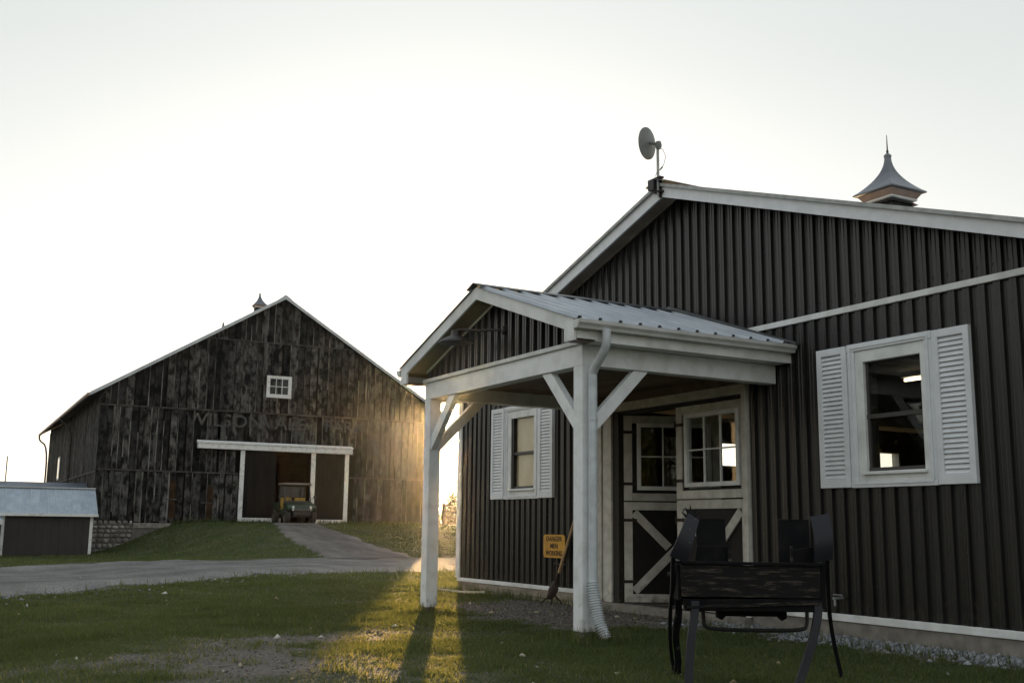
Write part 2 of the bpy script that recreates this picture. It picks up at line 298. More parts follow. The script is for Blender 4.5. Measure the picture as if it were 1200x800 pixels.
# ------------------------------------------------------------------ mesh helpers
OFF = {}
class MB:
    def __init__(s): s.v = []; s.f = []
    def quadbox(s, c8):
        n = len(s.v); s.v += [tuple(c) for c in c8]
        s.f += [tuple(n + i for i in q) for q in ((0, 3, 2, 1), (4, 5, 6, 7), (0, 1, 5, 4), (1, 2, 6, 5), (2, 3, 7, 6), (3, 0, 4, 7))]; return s
    def box(s, x0, x1, y0, y1, z0, z1):
        return s.quadbox([(x0, y0, z0), (x1, y0, z0), (x1, y1, z0), (x0, y1, z0), (x0, y0, z1), (x1, y0, z1), (x1, y1, z1), (x0, y1, z1)])
    def prism(s, pts, d):
        """closed polygon (list of 3D points) extruded by vector d"""
        n = len(s.v); k = len(pts); s.v += [tuple(p) for p in pts] + [tuple(Vector(p) + Vector(d)) for p in pts]
        s.f += [tuple(n + i for i in range(k))[::-1], tuple(n + k + i for i in range(k))]
        s.f += [(n + i, n + (i + 1) % k, n + k + (i + 1) % k, n + k + i) for i in range(k)]; return s
    def bar(s, a, b, wd, ht, up=(0, 0, 1)):
        a = Vector(a); b = Vector(b); d = (b - a).normalized(); u = Vector(up); sd = d.cross(u)
        if sd.length < 1e-4: sd = d.cross(Vector((1, 0, 0)))
        sd.normalize(); u = sd.cross(d).normalized(); sd *= wd / 2; u *= ht / 2
        return s.quadbox([a - sd - u, a + sd - u, b + sd - u, b - sd - u, a - sd + u, a + sd + u, b + sd + u, b - sd + u])
    def tube(s, path, r, seg=10, cap=True):
        path = [Vector(p) for p in path]; rs = r if isinstance(r, (list, tuple)) else [r] * len(path)
        n0 = len(s.v); ref = None
        for i, p in enumerate(path):
            d = (path[min(i + 1, len(path) - 1)] - path[max(i - 1, 0)]).normalized()
            if ref is None: ref = d.cross(Vector((0, 0, 1))) if abs(d.z) < .95 else d.cross(Vector((1, 0, 0)))
            ref = (ref - d * ref.dot(d)).normalized(); b2 = d.cross(ref)
            for j in range(seg):
                a = 2 * math.pi * j / seg; s.v.append(tuple(p + (ref * math.cos(a) + b2 * math.sin(a)) * rs[i]))
        for i in range(len(path) - 1):
            for j in range(seg):
                a = n0 + i * seg + j; b = n0 + i * seg + (j + 1) % seg; s.f.append((a, b, b + seg, a + seg))
        if cap:
            s.f.append(tuple(n0 + j for j in range(seg))[::-1]); s.f.append(tuple(n0 + (len(path) - 1) * seg + j for j in range(seg)))
        return s
    def lathe(s, c, prof, seg=24, axis='z'):
        """prof = [(radius, height)]"""
        c = Vector(c); n0 = len(s.v)
        for r, h in prof:
            for j in range(seg):
                a = 2 * math.pi * j / seg; x, y = r * math.cos(a), r * math.sin(a)
                p = {'z': (x, y, h), 'y': (x, h, y), 'x': (h, x, y)}[axis]; s.v.append(tuple(c + Vector(p)))
        for i in range(len(prof) - 1):
            for j in range(seg):
                a = n0 + i * seg + j; b = n0 + i * seg + (j + 1) % seg; s.f.append((a, b, b + seg, a + seg))
        return s
    def build(s, name, mat, parent=None, bev=0, smooth=False, kind=None, xf=None):
        off = OFF.get(parent.name, Vector((0, 0, 0))) if parent else Vector((0, 0, 0))
        me = bpy.data.meshes.new(name)
        vs = s.v if off.length == 0 else [(p[0] - off.x, p[1] - off.y, p[2] - off.z) for p in s.v]
        me.from_pydata(vs, [], s.f); me.update()
        bm = bmesh.new(); bm.from_mesh(me); bmesh.ops.recalc_face_normals(bm, faces=bm.faces)
        if bev: bmesh.ops.bevel(bm, geom=list(bm.edges), offset=bev, segments=1, affect='EDGES', clamp_overlap=True)
        bm.to_mesh(me); bm.free()
        if smooth:
            for p in me.polygons: p.use_smooth = True
            me.set_sharp_from_angle(angle=R(40)) if hasattr(me, 'set_sharp_from_angle') else None
        me.materials.append(mat)
        o = bpy.data.objects.new(name, me); COL.objects.link(o)
        if parent: o.parent = parent; OFF[o.name] = off
        if kind: o['kind'] = kind
        return o
def thing(name, label, cat, loc=(0, 0, 0), rz=0, group=None, local=False):
    o = bpy.data.objects.new(name, None); COL.objects.link(o); o.location = loc; o.rotation_euler = (0, 0, rz); o.empty_display_size = .3
    o['label'] = label; o['category'] = cat
    if group: o['group'] = group
    OFF[o.name] = Vector((0, 0, 0)) if local else Vector(loc)
    return o
def tag(o, label, cat, group=None):
    o['label'] = label; o['category'] = cat
    if group: o['group'] = group
    return o
def box(name, mat, parent, x0, x1, y0, y1, z0, z1, bev=0): return MB().box(x0, x1, y0, y1, z0, z1).build(name, mat, parent, bev)
def clone(o, parent=None):
    c = o.copy(); COL.objects.link(c); c.parent = parent
    OFF[c.name] = OFF.get(o.name, Vector((0, 0, 0)))
    for ch in o.children: clone(ch, c)
    return c
def share(src, parent, loc=(0, 0, 0), rot=(0, 0, 0), scale=(1, 1, 1), mat=None):
    """another piece with the same mesh"""
    c = src.copy(); COL.objects.link(c); c.parent = parent; c.location = loc; c.rotation_euler = rot; c.scale = scale; return c
def wxy(r, q, z=0): return Vector((r * CY - q * SY, r * SY + q * CY, z))

# ------------------------------------------------------------------ terrain
P0 = Vector((-52.833, 8.221)); ED = (.0364, .9993); ND = (.9993, -.0364)     # barn corner, direction along its front, direction out of its front
def sstep(a, b, x):
    t = np.clip((x - a) / (b - a), 0, 1); return t * t * (3 - 2 * t)
_vn = rng.random((64, 64))
def vnoise(x, y):
    xi = np.floor(x).astype(int); yi = np.floor(y).astype(int); fx = x - xi; fy = y - yi
    fx = fx * fx * (3 - 2 * fx); fy = fy * fy * (3 - 2 * fy)
    g = lambda a, b: _vn[a % 64, b % 64]
    return (g(xi, yi) * (1 - fx) + g(xi + 1, yi) * fx) * (1 - fy) + (g(xi, yi + 1) * (1 - fx) + g(xi + 1, yi + 1) * fx) * fy
def gz(X, Y):
    X = np.asarray(X, float); Y = np.asarray(Y, float)
    s = (X - P0.x) * ED[0] + (Y - P0.y) * ED[1]; d = (X - P0.x) * ND[0] + (Y - P0.y) * ND[1]
    low = -.42 * sstep(26, 8, d) * sstep(5, -2, s)
    rise = np.clip((22.5 - d) / 19.0, 0, 1); rise = rise * rise * (3 - 2 * rise) * .35 + rise * .65
    left = sstep(-.2, 4.2, s - .12 * np.clip(d, 0, 30))
    rt = 1 - .55 * sstep(15.0, 21, s)
    h = low + 1.02 * rise * left * rt
    h = np.where(d < -3, np.minimum(h, .5 + 0 * h) * 1.0, h)
    lawn = sstep(-14.5, -17, X) + sstep(4.5, 2.5, Y)
    und = (vnoise(X * .33 + 5, Y * .33 + 9) - .5) * .10 + (vnoise(X * .9 , Y * 1.3) - .5) * .06
    far = sstep(80, 400, np.hypot(X, Y))
    return h + und * np.clip(lawn, 0, 1) * sstep(3, 6, d) + far * (-.5)
def gz1(x, y): return float(gz(np.array([x]), np.array([y]))[0])
# worn dirt in the lawn: how bare the turf is at a point (0..1)
def bare(X, Y):
    r = X * CY + Y * SY; q = -X * SY + Y * CY
    n = vnoise(X * 1.3 + 20, Y * 1.3 + 3) * .40 + vnoise(X * 4.3, Y * 4.3) * .33 + vnoise(X * 11, Y * 11) * .27
    # worn track running from the porch down to the lower left of the lawn
    t = np.clip((11.9 - q) / 5.0, 0, 1); cx = -1.3 - 1.0 * t; wd = .9 + 1.0 * t
    a = np.exp(-((r - cx) / wd) ** 2) * sstep(11.8, 9.4, q) * (1 - .12 * t)
    por = sstep(-.2, .5, Y - 5.9 - 1.35 * sstep(-9.8, -8.2, X) + (n - .5) * 1.1) * sstep(-14.2, -12.2, X) * sstep(8.3, 8.1, Y)
    return np.clip((np.maximum(a * .86, por * 1.15) - .05 + (n - .5) * 1.5) * 1.5 - .25, 0, 1)

def grid_mesh(name, xs, ys, zf, mat, kind='structure'):
    X, Y = np.meshgrid(xs, ys, indexing='ij'); Z = zf(X, Y); nx, ny = X.shape
    co = np.stack([X, Y, Z], -1).reshape(-1, 3); i = np.arange(nx * ny).reshape(nx, ny)
    f = np.stack([i[:-1, :-1], i[1:, :-1], i[1:, 1:], i[:-1, 1:]], -1).reshape(-1, 4)
    me = bpy.data.meshes.new(name); me.vertices.add(len(co)); me.vertices.foreach_set('co', co.ravel())
    me.loops.add(f.size); me.loops.foreach_set('vertex_index', f.ravel()); me.polygons.add(len(f))
    me.polygons.foreach_set('loop_start', np.arange(0, f.size, 4)); me.polygons.foreach_set('loop_total', np.full(len(f), 4)); me.polygons.foreach_set('use_smooth', np.ones(len(f), bool))
    me.update(calc_edges=True); me.materials.append(mat); o = bpy.data.objects.new(name, me); COL.objects.link(o); o['kind'] = kind
    return o, co
xs = np.unique(np.concatenate([-np.geomspace(70, 900, 14), np.arange(-70, -34, 1.), np.arange(-34, -22, .5), np.arange(-22, 0, .2), np.arange(0, 12, 1.), np.geomspace(12, 900, 14)]))
ys = np.unique(np.concatenate([-np.geomspace(16, 900, 14), np.arange(-16, -1, 1.), np.arange(-1, 9, .2), np.arange(9, 36, .5), np.geomspace(36, 900, 18)]))
ground, gco = grid_mesh('ground', xs, ys, gz, M['ground'])
at = ground.data.attributes.new('bare', 'FLOAT', 'POINT'); at.data.foreach_set('value', bare(gco[:, 0], gco[:, 1]))

def resample(poly, n):
    P = np.array(poly, float); d = np.r_[0, np.cumsum(np.hypot(*np.diff(P, axis=0).T))]; t = np.linspace(0, d[-1], n)
    k = np.ones(9) / 9
    x = np.interp(t, d, P[:, 0]); y = np.interp(t, d, P[:, 1])
    for a in (x, y):
        b = np.convolve(np.pad(a, 4, mode='edge'), k, 'valid'); a[4:-4] = b[4:-4]
    return x, y
BARN_W = 16.9; ROADS = []; RUTS = (.27, .45, .58, .76)
def strip(name, A, B, mat, lift, n=220, m=24, jit=.25):
    ax, ay = resample(A, n); bx, by = resample(B, n)
    t = np.arange(n); ja = (vnoise(t * .35, t * 0 + 3.) - .5) * jit + (vnoise(t * 1.3, t * 0 + 7.) - .5) * jit; jb = (vnoise(t * .35, t * 0 + 13.) - .5) * jit + (vnoise(t * 1.3, t * 0 + 17.) - .5) * jit
    L = np.hypot(bx - ax, by - ay); ux, uy = (bx - ax) / L, (by - ay) / L
    ax, ay, bx, by = ax + ux * ja, ay + uy * ja, bx + ux * jb, by + uy * jb
    u = np.linspace(0, 1, m)[None]; X = ax[:, None] * (1 - u) + bx[:, None] * u; Y = ay[:, None] * (1 - u) + by[:, None] * u
    wob = (vnoise(t * .12, t * 0 + 1.) - .5)[:, None] * .14; rut = sum(np.exp(-((u - c0 + wob) / .05) ** 2) for c0 in RUTS) * (.55 + .6 * vnoise(t * .5, t * 0 + 2.)[:, None])
    edge = np.clip(np.minimum(u, 1 - u) * 12, 0, 1)
    Z = gz(X, Y) + lift * edge - .03 * (1 - edge)
    co = np.stack([X, Y, Z], -1).reshape(-1, 3); i = np.arange(n * m).reshape(n, m); f = np.stack([i[:-1, :-1], i[1:, :-1], i[1:, 1:], i[:-1, 1:]], -1).reshape(-1, 4)
    me = bpy.data.meshes.new(name); me.from_pydata(co.tolist(), [], f.tolist()); me.update()
    for p in me.polygons: p.use_smooth = True
    ra = me.attributes.new('rut', 'FLOAT', 'POINT'); ra.data.foreach_set('value', np.clip(rut, 0, 1).ravel().astype(np.float32))
    me.materials.append(mat); o = bpy.data.objects.new(name, me); COL.objects.link(o); o['kind'] = 'structure'
    ROADS.append(np.concatenate([np.stack([ax, ay], -1), np.stack([bx, by], -1)[::-1]])); return o
strip('gravel_driveway', [(12, -26), (0, -13), (-9, -5), (-15.6, 1.36), (-18.3, 4.1), (-21.8, 8.0), (-23.2, 13), (-23.6, 22), (-23, 60)],
      [(4, -34), (-8, -22), (-19, -9), (-26.8, 2.3), (-30.2, 4.7), (-32.0, 7.5), (-31.9, 10.5), (-31.5, 14), (-31.6, 18), (-33, 26), (-34, 60)], M['gravel'], .03)
strip('gravel_ramp', [(-52, 16.2), (-48.8, 15.3), (-45.4, 14.4), (-40.4, 13.25), (-37.1, 12.65), (-34.5, 12.2), (-30.6, 11.3)], [(-52, 19.2), (-47.5, 17), (-42.8, 16.2), (-38.4, 15.5), (-34.6, 14.9), (-30.4, 14.3)], M['gravel2'], .05, n=90, m=14, jit=.35)
def inpoly(X, Y, P):
    ins = np.zeros(X.shape, bool); n = len(P); j = n - 1
    for i in range(n):
        c = ((P[i, 1] > Y) != (P[j, 1] > Y)); 
        with np.errstate(divide='ignore', invalid='ignore'):
            ins ^= c & (X < (P[j, 0] - P[i, 0]) * (Y - P[i, 1]) / (P[j, 1] - P[i, 1]) + P[i, 0])
        j = i
    return ins

# ------------------------------------------------------------------ grass and stones (uncountable)
def tri_cloud(name, co, faces_per, mat, tint=None, label=None, cat=None, smooth=False):
    n = len(co) // 1
    me = bpy.data.meshes.new(name); V = co.reshape(-1, 3); me.vertices.add(len(V)); me.vertices.foreach_set('co', V.ravel())
    F = faces_per; me.loops.add(F.size); me.loops.foreach_set('vertex_index', F.ravel()); me.polygons.add(len(F))
    me.polygons.foreach_set('loop_start', np.arange(0, F.size, 3)); me.polygons.foreach_set('loop_total', np.full(len(F), 3)); me.update(calc_edges=True)
    if tint is not None:
        a = me.attributes.new('tint', 'FLOAT', 'POINT'); a.data.foreach_set('value', tint)
    me.materials.append(mat); o = bpy.data.objects.new(name, me); COL.objects.link(o); o['kind'] = 'stuff'
    if label: tag(o, label, cat)
    return o
def grass():
    cos, tints = [], []
    for q0, q1, dens in ((4.3, 7, 6500), (7, 10, 4200), (10, 14, 2200), (14, 20, 1000), (20, 30, 330), (30, 55, 120)):
        A = (.62 * (q1 ** 2 - q0 ** 2)); n = int(A * dens)
        q = np.sqrt(rng.random(n) * (q1 ** 2 - q0 ** 2) + q0 ** 2); r = (rng.random(n) * 1.24 - .62) * q
        X = r * CY - q * SY; Y = r * SY + q * CY
        ok = ~((X > -15.75) & (Y > 7.9 - .25 * vnoise(X * 3, Y)))
        ok &= ~((X > -9.3) & (Y > 7.15 + .5 * vnoise(X * 2.2, Y * 2)) & (rng.random(n) > .12))     # stone bed along the wall
        for P in ROADS: ok &= ~inpoly(X, Y, P)
        ok &= rng.random(n) > bare(X, Y) * 1.05
        s = (X - P0.x) * ED[0] + (Y - P0.y) * ED[1]; d = (X - P0.x) * ND[0] + (Y - P0.y) * ND[1]
        ok &= ~((s > -.1) & (d < .1))
        X, Y, q = X[ok], Y[ok], q[ok]; n = len(X)
        Z = gz(X, Y) - .004
        tuft = vnoise(X * 2.3, Y * 2.3); h = (.020 + .026 * rng.random(n)) * (.35 + 1.35 * tuft) * (1 + .02 * np.clip(q - 8, 0, 40)); wd = .0032 * (q / 6) ** .85 * (.7 + .6 * rng.random(n)) + .001
        a = rng.random(n) * 2 * np.pi; lean = (rng.random((n, 2)) - .5) * 1.5 * h[:, None]
        dx, dy = np.cos(a) * wd, np.sin(a) * wd
        b = np.stack([X, Y, Z], -1)
        v = np.stack([b + np.stack([-dx, -dy, 0 * dx], -1), b + np.stack([dx, dy, 0 * dx], -1), b + np.stack([lean[:, 0], lean[:, 1], h], -1)], 1)
        cos.append(v.reshape(-1, 3)); patch = vnoise(X * .5 + 30, Y * .5) * .5 + vnoise(X * 1.8, Y * 1.8 + 40) * .3
        t = np.clip(.12 + patch * .55 + (rng.random(n) - .5) * .36 + (rng.random(n) < .06) * .3 + bare(X, Y) * .3, 0, 1); tints.append(np.repeat(t, 3))
    # longer unmown blades round the post feet, along the foundation, the barn wall and the driveway edge
    pts = []
    for cx, cy, sx, sy, n in ((-8.47, 5.6, .14, .14, 260), (-11.77, 5.6, .16, .16, 300), (-14.2, 7.86, 1.3, .06, 420), (-7.1, 7.45, 1.8, .07, 420), (-8.0, 5.72, .15, .1, 120), (-15.75, 8.2, .12, .5, 200)):
        pts.append(np.stack([cx + rng.normal(0, sx, n), cy + rng.normal(0, sy, n)], -1))
    for k in range(70):
        q = 5.2 + rng.random() * 14; r = (rng.random() - .5) * q; p = wxy(r, q); n = 26
        if p.y < 7.2 and not (p.x > -15.6 and p.y > 5.6): pts.append(np.stack([p.x + rng.normal(0, .05, n), p.y + rng.normal(0, .05, n)], -1))
    i_ = rng.integers(0, 220, 2600); pr_ = ROADS[0][i_] + rng.normal(0, .12, (2600, 2)); pts.append(pr_)
    sj = rng.random(2600) * BARN_W; dj = .12 + np.abs(rng.normal(0, .12, 2600)); kx = (sj > 3.4) & ~((sj > 8) & (sj < 10.4)); pts.append(np.stack([P0.x + sj * ED[0] + dj * ND[0], P0.y + sj * ED[1] + dj * ND[1]], -1)[kx])
    Q = np.concatenate(pts); on = np.zeros(len(Q), bool)
    for P in ROADS:
        c0 = inpoly(Q[:, 0], Q[:, 1], P) & inpoly(Q[:, 0] - .25, Q[:, 1] + .25, P) & inpoly(Q[:, 0] + .25, Q[:, 1] - .25, P); on |= c0
    Q = Q[~on]; n = len(Q); Z = gz(Q[:, 0], Q[:, 1]) - .005; dist = np.hypot(Q[:, 0], Q[:, 1]); h = (.05 + .08 * rng.random(n)) * (1 + .02 * dist); wd = .0026 + .00035 * dist; a = rng.random(n) * 6.28; dx, dy = np.cos(a) * wd, np.sin(a) * wd; ln = (rng.random((n, 2)) - .5) * 1.1 * h[:, None]
    b = np.stack([Q[:, 0], Q[:, 1], Z], -1); cos.append(np.stack([b + np.stack([-dx, -dy, 0 * dx], -1), b + np.stack([dx, dy, 0 * dx], -1), b + np.stack([ln[:, 0], ln[:, 1], h], -1)], 1).reshape(-1, 3)); tints.append(np.repeat(.25 + .55 * rng.random(n), 3))
    co = np.concatenate(cos); F = np.arange(len(co)).reshape(-1, 3)
    tri_cloud('lawn_grass', co, F, M['grass'], np.concatenate(tints).astype(np.float32), 'short mown green lawn with straw coloured blades around the driveway', 'grass')
    return len(F)
print('grass', grass())
def stones(name, n, fx, size, mat, label, cat):
    oc = np.array([(1, 0, 0), (-1, 0, 0), (0, 1, 0), (0, -1, 0), (0, 0, .8), (0, 0, -.8)], float); fo = np.array([(0, 2, 4), (2, 1, 4), (1, 3, 4), (3, 0, 4), (2, 0, 5), (1, 2, 5), (3, 1, 5), (0, 3, 5)])
    X, Y = fx(n); n = len(X); Z = gz(X, Y)
    S = size * (.5 + rng.random(n) ** 2 * 1.3); a = rng.random(n) * 6.28
    v = oc[None] * (S[:, None, None]) * (.65 + .7 * rng.random((n, 6, 3))); v += (rng.random((n, 6, 3)) - .5) * S[:, None, None] * .5
    ca, sa = np.cos(a)[:, None], np.sin(a)[:, None]; x = v[..., 0] * ca - v[..., 1] * sa; y = v[..., 0] * sa + v[..., 1] * ca
    v = np.stack([x + X[:, None], y + Y[:, None], v[..., 2] * .8 + (Z + S * .25)[:, None]], -1)
    F = (fo[None] + (np.arange(n) * 6)[:, None, None]).reshape(-1, 3)
    t = np.repeat(rng.random(n), 6).astype(np.float32)
    return tri_cloud(name, v.reshape(-1, 3), F, mat, t, label, cat)
def stonemat(name, cols):
    m, nt, b = newmat(name); at = N(nt, 'ShaderNodeAttribute', attribute_name='tint'); r1 = N(nt, 'ShaderNodeValToRGB')
    r1.color_ramp.elements[0].color = (*cols[0], 1); r1.color_ramp.elements[1].color = (*cols[-1], 1)
    for i, c in enumerate(cols[1:-1]): e = r1.color_ramp.elements.new((i + 1) / (len(cols) - 1)); e.color = (*c, 1)
    nt.links.new(at.outputs['Fac'], r1.inputs[0]); nt.links.new(r1.outputs[0], b.inputs['Base Color']); b.inputs['Roughness'].default_value = .85; return m
M['bedstone'] = stonemat('blue grey bed stones', [(.09, .09, .095), (.19, .20, .21), (.32, .33, .34)])
M['grit'] = stonemat('brown grit', [(.045, .04, .034), (.12, .105, .09), (.26, .24, .21)])
def bed(n):
    X = -9.6 + rng.random(n) * 6.5; Y = 7.95 - np.abs(rng.normal(0, .27, n)); return X[Y > 7.0], Y[Y > 7.0]
stones('bed_stones', 5200, bed, .022, M['bedstone'], 'blue grey crushed stone bed along the wall under the large window', 'gravel')
def grit(n):
    X = -15 + rng.random(n) * 9.5; Y = 4 + rng.random(n) * 3.9; k = rng.random(n) < bare(X, Y) * .9; X, Y = X[k], Y[k]; return X, Y
stones('porch_grit', 30000, grit, .009, M['grit'], 'loose grey grit and dirt under the porch roof', 'gravel')
def grit2(n):
    q = 5 + rng.random(n) * 8; r = (rng.random(n) - .6) * q * .9; X = r * CY - q * SY; Y = r * SY + q * CY; k = (rng.random(n) < bare(X, Y) * .8) & (Y < 4); return X[k], Y[k]
stones('lawn_grit', 30000, grit2, .007, M['grit'], 'scattered grit in the worn patch of the front lawn', 'gravel')
def roadside(n):
    i = rng.integers(0, 220, n); P = ROADS[0][i]; return P[:, 0] + rng.normal(0, .35, n) - .2, P[:, 1] + rng.normal(0, .35, n)
stones('driveway_stones', 5000, roadside, .02, M['bedstone'], 'loose stones along the near edge of the driveway', 'gravel')

# ------------------------------------------------------------------ dark metal-clad stable (nearest building)
BX0, BX1, BY0, BY1 = -15.65, -4.30, 8.0, 30.0
RX, RZ = -9.98, 5.07; SR, SLP = .338, .318          # ridge and the two roof pitches
def roofz(x): return RZ - (SR * (x - RX) if x > RX else SLP * (RX - x))
stable = thing('stable_building', 'long dark brown metal clad stable with white trimmed gable and shuttered windows', 'barn', (-10, 8, 0))
def rib_profile(x0, x1, pitch=.1524, crest=.066, sl=.009, depth=.028, phase=0):
    pts = [(x0, 0)]; k = math.floor((x0 - phase) / pitch) - 1
    while True:
        a = phase + k * pitch; m_ = a + sl + crest / 2; v_ = a + (pitch + 2 * sl + crest) / 2; g_ = depth * .2 if crest > .05 else 0
        seq = [(a, 0), (a + sl, depth), (m_ - .011, depth), (m_ - .005, depth - g_), (m_ + .005, depth - g_), (m_ + .011, depth), (a + sl + crest, depth), (a + 2 * sl + crest, 0)]
        if g_: seq += [(v_ - .008, 0), (v_, g_), (v_ + .008, 0)]
        for p in seq:
            if x0 < p[0] < x1: pts.append(p)
        if a > x1: break
        k += 1
    def dep(x):
        u = (x - phase) % pitch
        return 0 if u > 2 * sl + crest else depth * min(1, u / sl, (2 * sl + crest - u) / sl)
    pts[0] = (x0, dep(x0)); pts.append((x1, dep(x1))); return pts
def ribbed(name, mat, parent, x0, x1, zb, zt, put, holes=(), brk=(), panel=.9144, **kw):
    """ribbed wall or roof sheets, each sheet an object; put(x, z, depth) -> point"""
    n = max(1, round((x1 - x0) / panel)); objs = []
    for i in range(n):
        a, b = x0 + (x1 - x0) * i / n, x0 + (x1 - x0) * (i + 1) / n
        P = rib_profile(a, b, **kw); ex = [h[0] for h in holes] + [h[1] for h in holes] + list(brk)
        d = dict(P)
        for e_ in ex:
            if a < e_ < b:
                xs_ = [p[0] for p in P]; P.append((e_, float(np.interp(e_, xs_, [p[1] for p in P])))); P.sort()
        mb = MB()
        for (xa, da), (xb, db) in zip(P, P[1:]):
            if xb - xa < 1e-6: continue
            mid = (xa + xb) / 2; hs_ = sorted([(h[2], h[3]) for h in holes if h[0] < mid < h[1]])
            za, zb2, segs, c0 = zb(xa), zb(xb), [], None
            lo = [(zb(xa), zb(xb))]; cur = (zb(xa), zb(xb))
            for h0, h1 in hs_:
                segs.append((cur, (h0, h0))); cur = (h1, h1)
            segs.append((cur, (zt(xa), zt(xb))))
            for (l0, l1), (u0, u1) in segs:
                if u0 - l0 < 1e-4 and u1 - l1 < 1e-4: continue
                k = len(mb.v); mb.v += [put(xa, l0, da), put(xb, l1, db), put(xb, u1, db), put(xa, u0, da)]; mb.f.append((k, k + 1, k + 2, k + 3))
        if mb.f: objs.append(mb.build(name, mat, parent))
    return objs
WH = [(-7.23, -6.565, 1.55, 2.585), (-13.955, -13.29, 1.55, 2.585)]        # the two sash openings
DOOR = (-11.30, -8.93, 0, 2.44)
put_f = lambda x, z, d: (x, 8.0 - d, z)
ribbed('siding_panel', M['siding'], stable, BX0, BX1, lambda x: .19, lambda x: 3.11, put_f, holes=WH + [(-11.5, -8.9, .1, 2.5)])
ribbed('siding_panel', M['siding'], stable, BX0, BX1, lambda x: 3.13, lambda x: roofz(x) - .09, lambda x, z, d: (x, 7.994 - d, z), brk=[RX], phase=.03)
ribbed('siding_panel', M['siding'], stable, BY0, BY1, lambda y: .19, lambda y: 3.05, lambda y, z, d: (BX0 - d, y, z), holes=[(13.05, 13.95, 2.12, 2.62), (17.15, 18.05, 2.12, 2.62), (21.3, 22.2, 2.12, 2.62)], panel=1.8)
ribbed('siding_panel', M['siding'], stable, BY0, BY1, lambda y: .19, lambda y: 3.0, lambda y, z, d: (BX1 + d, y, z), panel=1.8)
ribbed('siding_panel', M['siding'], stable, BX0, BX1, lambda x: .19, lambda x: roofz(x) - .09, lambda x, z, d: (x, BY1 + d, z), brk=[RX], panel=1.9)
# inner shell with the same openings
def wall_with_holes(name, mat, parent, x0, x1, z0, z1, holes, put):
    """flat wall panel of thickness put(...,0)->put(...,1) split round rectangular holes"""
    mb = MB(); xs_ = sorted({x0, x1, *[h[0] for h in holes], *[h[1] for h in holes]})
    for a, b in zip(xs_, xs_[1:]):
        m_ = (a + b) / 2; cur = z0
        for h0, h1 in sorted((h[2], h[3]) for h in holes if h[0] < m_ < h[1]):
            if h0 > cur: mb.quadbox([put(a, cur, 0), put(b, cur, 0), put(b, cur, 1), put(a, cur, 1), put(a, h0, 0), put(b, h0, 0), put(b, h0, 1), put(a, h0, 1)])
            cur = h1
        if z1 > cur: mb.quadbox([put(a, cur, 0), put(b, cur, 0), put(b, cur, 1), put(a, cur, 1), put(a, z1, 0), put(b, z1, 0), put(b, z1, 1), put(a, z1, 1)])
    return mb.build(name, mat, parent)
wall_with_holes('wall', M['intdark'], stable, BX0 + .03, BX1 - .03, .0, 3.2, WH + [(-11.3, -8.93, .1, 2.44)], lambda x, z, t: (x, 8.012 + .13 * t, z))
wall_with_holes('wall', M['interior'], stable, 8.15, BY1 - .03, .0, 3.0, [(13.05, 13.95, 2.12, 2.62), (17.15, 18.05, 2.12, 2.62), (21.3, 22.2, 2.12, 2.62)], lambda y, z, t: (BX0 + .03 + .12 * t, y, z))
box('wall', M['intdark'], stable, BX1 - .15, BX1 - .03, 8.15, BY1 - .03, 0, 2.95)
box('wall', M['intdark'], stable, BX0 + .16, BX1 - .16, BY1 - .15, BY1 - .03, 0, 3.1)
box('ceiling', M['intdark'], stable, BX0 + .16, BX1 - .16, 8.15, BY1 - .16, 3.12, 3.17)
box('floor', M['floorc'], stable, BX0 + .02, BX1 - .02, 8.02, BY1 - .02, -.1, .09)
# stall partition and posts inside, seen through the panes
box('stall_partition', M['interior'], stable, -15.4, -12.2, 15.2, 15.26, .1, 2.0)
for y in (11.0, 15.3, 19.5, 23.7):
    box('interior_post', M['interior'], stable, -11.9, -11.74, y, y + .16, .1, 3.11)
    MB().bar((-11.82, y + .08, 2.3), (-11.0, y + .08, 3.08), .1, .14).build('interior_brace', M['interior'], stable)
MB().bar((-8.2, 10.2, 3.08), (-7.0, 10.2, 1.3), .12, .16).build('interior_brace', M['intdark'], stable)
for y in (13.5, 17.6, 21.75):
    fr = MB()
    for a, b, c, d in ((y - .45, y - .41, 2.12, 2.62), (y + .41, y + .45, 2.12, 2.62), (y - .41, y + .41, 2.12, 2.16), (y - .41, y + .41, 2.58, 2.62)): fr.box(BX0 - .035, BX0 + .14, a, b, c, d)
    f_ = fr.build('stall_window', M['white'], stable); box('pane', M['glass'], f_, BX0 + .05, BX0 + .056, y - .41, y + .41, 2.16, 2.58)
